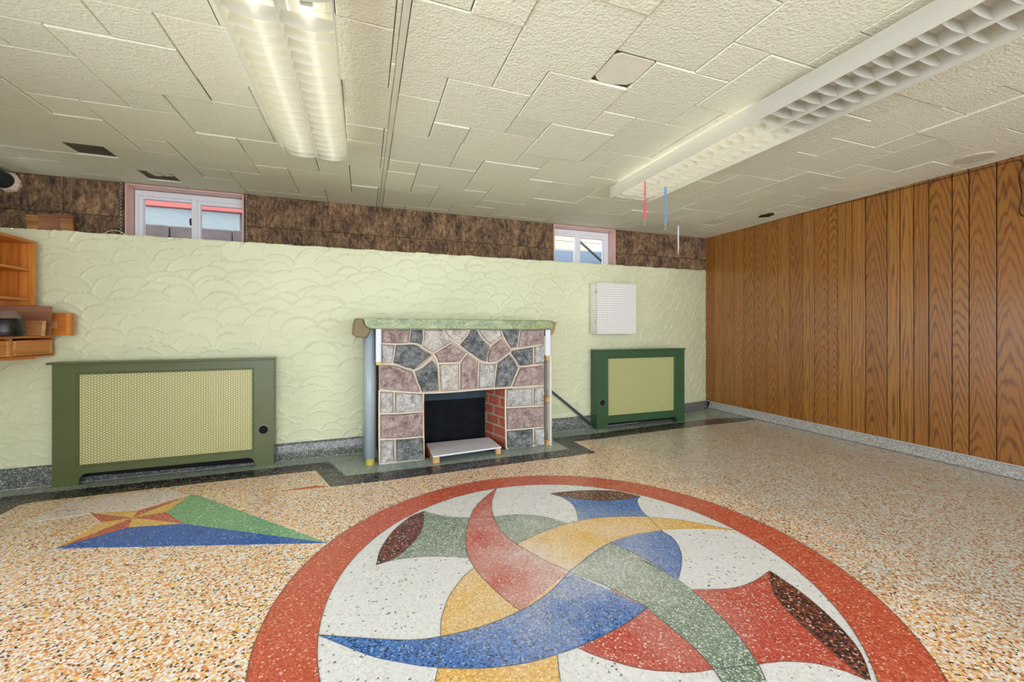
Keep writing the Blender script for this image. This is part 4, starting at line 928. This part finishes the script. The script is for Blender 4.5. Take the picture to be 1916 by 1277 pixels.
# ================================================================ ON THE LEDGE
def ledge_board(x0, x1, h, lean, y, skew, label, m_='brown_board'):
    z0 = Zcap((x0 + x1) / 2)
    t = thing('wood_offcut', label, 'board', ((x0 + x1) / 2, y, z0), 0, None)
    mb = MB(); wd = (x1 - x0) / 2
    Mx = Matrix.Rotation(lean, 4, 'X')
    mb.prism([(-wd, 0), (wd, 0), (wd + skew, h), (-wd + skew, h)], lambda p, q: tuple(Mx @ Vector((p[0], q, p[1]))), 0, .016)
    obj('board', mb, M[m_], t, bevel=.0015); return t
ledge_board(-2.31, -2.20, .20, -.06, 4.01, -.02, 'leftmost wood offcut on the ledge under the cork', 'raw_wood')
ledge_board(-2.235, -2.035, .207, -.06, 3.985, -.015, 'long reddish wood offcut, the largest of three on the ledge', 'brown_board')
ledge_board(-2.10, -2.03, .178, -.06, 3.962, -.012, 'small bright wood offcut in front of the larger ones on the ledge', 'raw_wood')
t = thing('wire_loop', 'pale wire loop on the ledge left of the large window', 'wire', (-1.715, 3.80, Zcap(-1.7)))
mb = MB(); mb.tube([(.08 * math.cos(a), 0, .078 * math.sin(a) - .001) for a in [PI * k / 14 for k in range(15)]], .003, 6); obj('wire', mb, plain('pale_wire', S(210, 216, 180), .5), t, smooth=True)
def chain(x, y, z0, z1, label, n=14, r=.0055):
    t = thing('chain', label, 'chain', (x, y, z1))
    mb = MB(); k = 0; z = 0
    while z > z0 - z1 + .01:
        P = [(math.cos(a) * r, 0, math.sin(a) * r * 1.7 - r * 1.7 + z) for a in [2 * PI * q / 8 for q in range(9)]]
        if k % 2: P = [(0, p[0], p[2]) for p in P]
        mb.tube(P, .0013, 5); z -= r * 2.5; k += 1
    obj('links', mb, M['chrome'], t)['kind'] = 'stuff'; return t
chain(-1.790, 4.04, Zcap(-1.79), 2.148, 'thin chain hanging at the left jamb of the large window')
chain(-.945, 4.04, Zcap(-.95), 2.148, 'thin chain hanging at the right jamb of the large window')
# hose through the cork
t = thing('hose', 'black corrugated hose entering the cork wall in the upper left corner', 'hose', (-2.44, 4.05, 2.07))
P = [(.0, .0, 0), (-.01, -.05, .004), (-.03, -.11, .01), (-.07, -.17, .015), (-.13, -.21, .02), (-.20, -.22, .02)]
Q = [tuple(p) for p in smooth_curve([p for p in P], 5)]
mb = MB(); mb.tube(Q, [.056 + (.003 if i % 2 else 0) for i in range(len(Q))], 20); obj('pipe', mb, M['duct'], t, smooth=True)
mb = MB(); mb.tube([(.0, .004, 0), (-.001, -.012, -.001), (-.002, -.024, .0)], [.074, .070, .057], 30); mb.v = [(v[0] + random.uniform(-.006, .006), v[1], v[2] + random.uniform(-.006, .006)) for v in mb.v]
o = obj('foam_collar', mb, M['foam'], t); o['label'] = 'pale foam collar'

# ================================================================ HANGING LEADS
def clip(t, z, mat):
    mb = MB(); mb.tube([(.005 * math.cos(a), 0, z + .005 * math.sin(a)) for a in [2 * PI * k / 10 for k in range(11)]], .0018, 6)
    mb.tube([(0, 0, z - .004), (0, 0, z - .02)], .003, 6)
    mb.tube([(.006 * math.sin(a), 0, z - .026 + .007 * math.cos(a)) for a in [2 * PI * k / 12 for k in range(11)]], .0018, 6)
    obj('snap_hook', mb, mat, t, smooth=True)
t = thing('pet_lead', 'red webbing lead hanging from the right ceiling light', 'lead', (1.842, 2.37, 2.031))
mb = MB(); mb.box(-.0055, .0055, -.001, .001, -.27, 0); obj('strap', mb, M['red_strap'], t)
mb = MB(); mb.box(-.008, .008, -.003, .003, -.095, -.085); mb.box(-.008, .008, -.003, .003, -.162, -.152); obj('slider', mb, M['red_strap'], t, bevel=.001)
mb = MB(); mb.box(-.0085, .0085, -.0025, .0025, -.27, -.165); obj('doubled_strap', mb, M['red_strap'], t)
clip(t, -.278, M['chrome'])
t = thing('pet_lead', 'blue webbing lead hanging from the right ceiling light', 'lead', (2.06, 2.42, 2.030))
mb = MB(); mb.box(-.007, .007, -.001, .001, -.27, 0); obj('strap', mb, M['blue_strap'], t)
mb = MB(); mb.box(-.011, .011, -.003, .003, -.045, 0); obj('buckle', mb, plain('blue_grey_buckle', S(110, 150, 200), .4), t, bevel=.002)
clip(t, -.278, M['chrome'])
t = thing('white_cord', 'white cord hanging from a ceiling hook near the far right corner', 'cord', (3.12, 3.47, 2.15))
mb = MB(); mb.tube([(0, 0, 0), (.006, 0, -.03), (-.008, 0, -.045), (-.006, 0, -.062), (.002, 0, -.068)], .0022, 6); obj('hook', mb, M['chrome'], t, smooth=True)
mb = MB(); mb.tube([(0, 0, -.06), (0, 0, -.12), (.001, 0, -.28), (.0, 0, -.36)], [.009, .008, .006, .004], 8); obj('cord', mb, M['vinyl'], t, smooth=True)
# round plate and hole in the ceiling, wire and chain on the panelled wall
t = thing('ceiling_plate', 'round painted cover plate on the ceiling near the panelled wall', 'cover plate', (3.865, 1.53, 2.149))
mb = MB(); mb.lathe([(.0001, -.005), (.088, -.005), (.096, -.001), (.096, .002)], n=36); obj('disc', mb, M['vent_plate'], t)
for dx in (-.04, .04):
    mb = MB(); mb.lathe([(.0001, -.0065), (.003, -.0065), (.0035, -.004)], c=(dx, dx * .4, 0), n=8); obj('screw', mb, M['chrome'], t)
mb = MB(); mb.prism([(.055 * math.cos(a) * (1 + .2 * math.sin(5 * a)), .075 * math.sin(a) * (1 + .15 * math.cos(3 * a))) for a in [2 * PI * k / 20 for k in range(20)]], lambda p, q: (p[0] + 3.83, p[1] + 3.02, q), ZC - .006, ZC + .008)
o = obj('ceiling_gap', mb, M['soot'], ceil); o['label'] = 'small dark ragged hole in the ceiling'
t = thing('wall_wire', 'thin grey wire strung along the top of the panelled wall', 'wire', (4.085, 1.40, 2.125))
mb = MB(); mb.tube([(0, 0, 0), (0, .35, .002), (0, .7, .006), (0, 1.2, .018), (0, 1.9, .022)], .0016, 5); mb.tube([(-.002, .01, -.006), (-.002, .35, -.002), (-.002, .8, .004), (0, 1.2, .016)], .0012, 5)
obj('strand', mb, M['darksteel'], t)
t = thing('hanging_cable', 'dark cable loop hanging on the panelled wall at the right edge', 'cable', (4.078, 1.405, 2.12))
Q = [tuple(p) for p in smooth_curve([(0, .003, 0), (0, -.012, -.03), (0, -.006, -.07), (0, .004, -.11), (0, .001, -.16), (0, -.008, -.22), (0, -.006, -.28), (0, .004, -.315), (0, .0, -.355), (0, -.015, -.38), (0, -.03, -.375)], 5)]
mb = MB(); mb.tube(Q, .0032, 6); obj('cable', mb, M['black'], t, smooth=True)
mb = MB(); mb.lathe([(.0001, -.004), (.005, -.004), (.006, .0)], n=8); o = obj('nail', mb, M['chrome'], t); o.rotation_euler = (0, -PI / 2, 0)
chain(4.072, 1.372, 1.76, 2.145, 'dark chain hanging beside the cable loop on the panelled wall', r=.008)

# ================================================================ OUTSIDE THE WINDOWS
t = thing('retaining_wall', 'low wall of brown-grey blocks outside the large window', 'wall', (-1.78, 4.85, 1.55))
for i in range(-2, 2):
    mb = MB(); mb.box(.004, .516, random.uniform(-.01, .01), .12, 0, .451 + random.uniform(-.004, .004)); obj('block', mb, M['out_stone'], t, loc=(i * .52, 0, 0), bevel=.01)
t = thing('neighbour_house', 'pale stucco house wall with a salmon fascia seen through the large window', 'house', (-1.8, 5.05, 1.5))
mb = MB(); mb.box(-1.6, .56, 0, .3, 0, 1.5); obj('wall', mb, M['out_pale'], t)
mb = MB(); mb.box(.56, 2.2, .16, .4, 0, 1.5); o = obj('wall', mb, M['out_blue'], t); o['label'] = 'blue-grey stucco, set back'
mb = MB(); mb.box(-1.6, 2.2, -.05, .30, .716, .81); obj('fascia', mb, M['out_pink'], t, bevel=.004)
t = thing('window_well', 'blue-grey corrugated window well outside the small window', 'window well', (2.6, 4.9, 1.5))
P = []; nrm_ = 40
mb = MB()
prof = [(0, z_) for z_ in ()]
vs = []; Zs = [k * .02 for k in range(31)]
for z_ in Zs:
    for k in range(nrm_ + 1):
        a = -.9 + 1.8 * k / nrm_; r = 1.0 + .012 * math.sin(z_ * 52)
        vs.append((math.sin(a) * r, (math.cos(a) - 1) * r * .5 + .25, z_))
mb.add(vs, [(i * (nrm_ + 1) + k, i * (nrm_ + 1) + k + 1, (i + 1) * (nrm_ + 1) + k + 1, (i + 1) * (nrm_ + 1) + k) for i in range(len(Zs) - 1) for k in range(nrm_)])
obj('liner', mb, M['out_well'], t, smooth=True)
t = thing('cream_house', 'cream sided house wall beyond the small window', 'house', (2.6, 5.6, 1.5))
mb = MB()
obj('wall', MB().box(-1.0, 1.8, .02, .2, 0, 1.8), M['out_cream'], t)
for k in range(8):
    mb = MB(); mb.box(-1.0, 1.8, 0, .02, .45 + k * .13, .575 + k * .13); obj('siding_board', mb, M['out_cream'], t, bevel=.004)
t = thing('brace', 'dark diagonal brace outside the small window', 'brace', (2.73, 4.8, 1.847))
mb = MB(); s_ = Vector((0, 1, 0)); a, b = Vector((-.08, 0, .34)), Vector((.50, 0, -.085)); u_ = (b - a).normalized().cross(s_).normalized(); bar(mb, a, b, .022, .022); obj('bar', mb, M['darksteel'], t)
mb = MB(); mb.box(.49, .512, -.011, .011, -.347, -.075); obj('post', mb, M['darksteel'], t)
t = struct('sky_blocker'); t.location = (0, 4.5, 2.42)  # unseen overhang added to keep sky light off the outside walls
obj('blocker_board', MB().box(-4, 6, -.22, .02, 0, .05), M['out_cream'], t)
obj('blocker_front', MB().box(-4, 6, -.22, -.17, .05, 1.2), M['out_cream'], t)
mb = MB(); mb.box(-4, 6, 4.3, 7, 1.3, 1.5); t = obj('ground', mb, plain('soil', S(120, 112, 100), .9)); t['kind'] = 'structure'

for o in COL.objects:
    if o.parent is None and 'category' in o:
        g = {'ceiling_light': 'louvred ceiling lights', 'radiator_cover': 'radiator covers along the green wall', 'pet_lead': 'leads hanging from the ceiling light', 'chain': 'hanging chains',
             'wood_offcut': 'wood offcuts on the ledge', 'trim_strip': 'white strips under the mantel'}.get(o.name.split('.')[0])
        if g: o['group'] = g
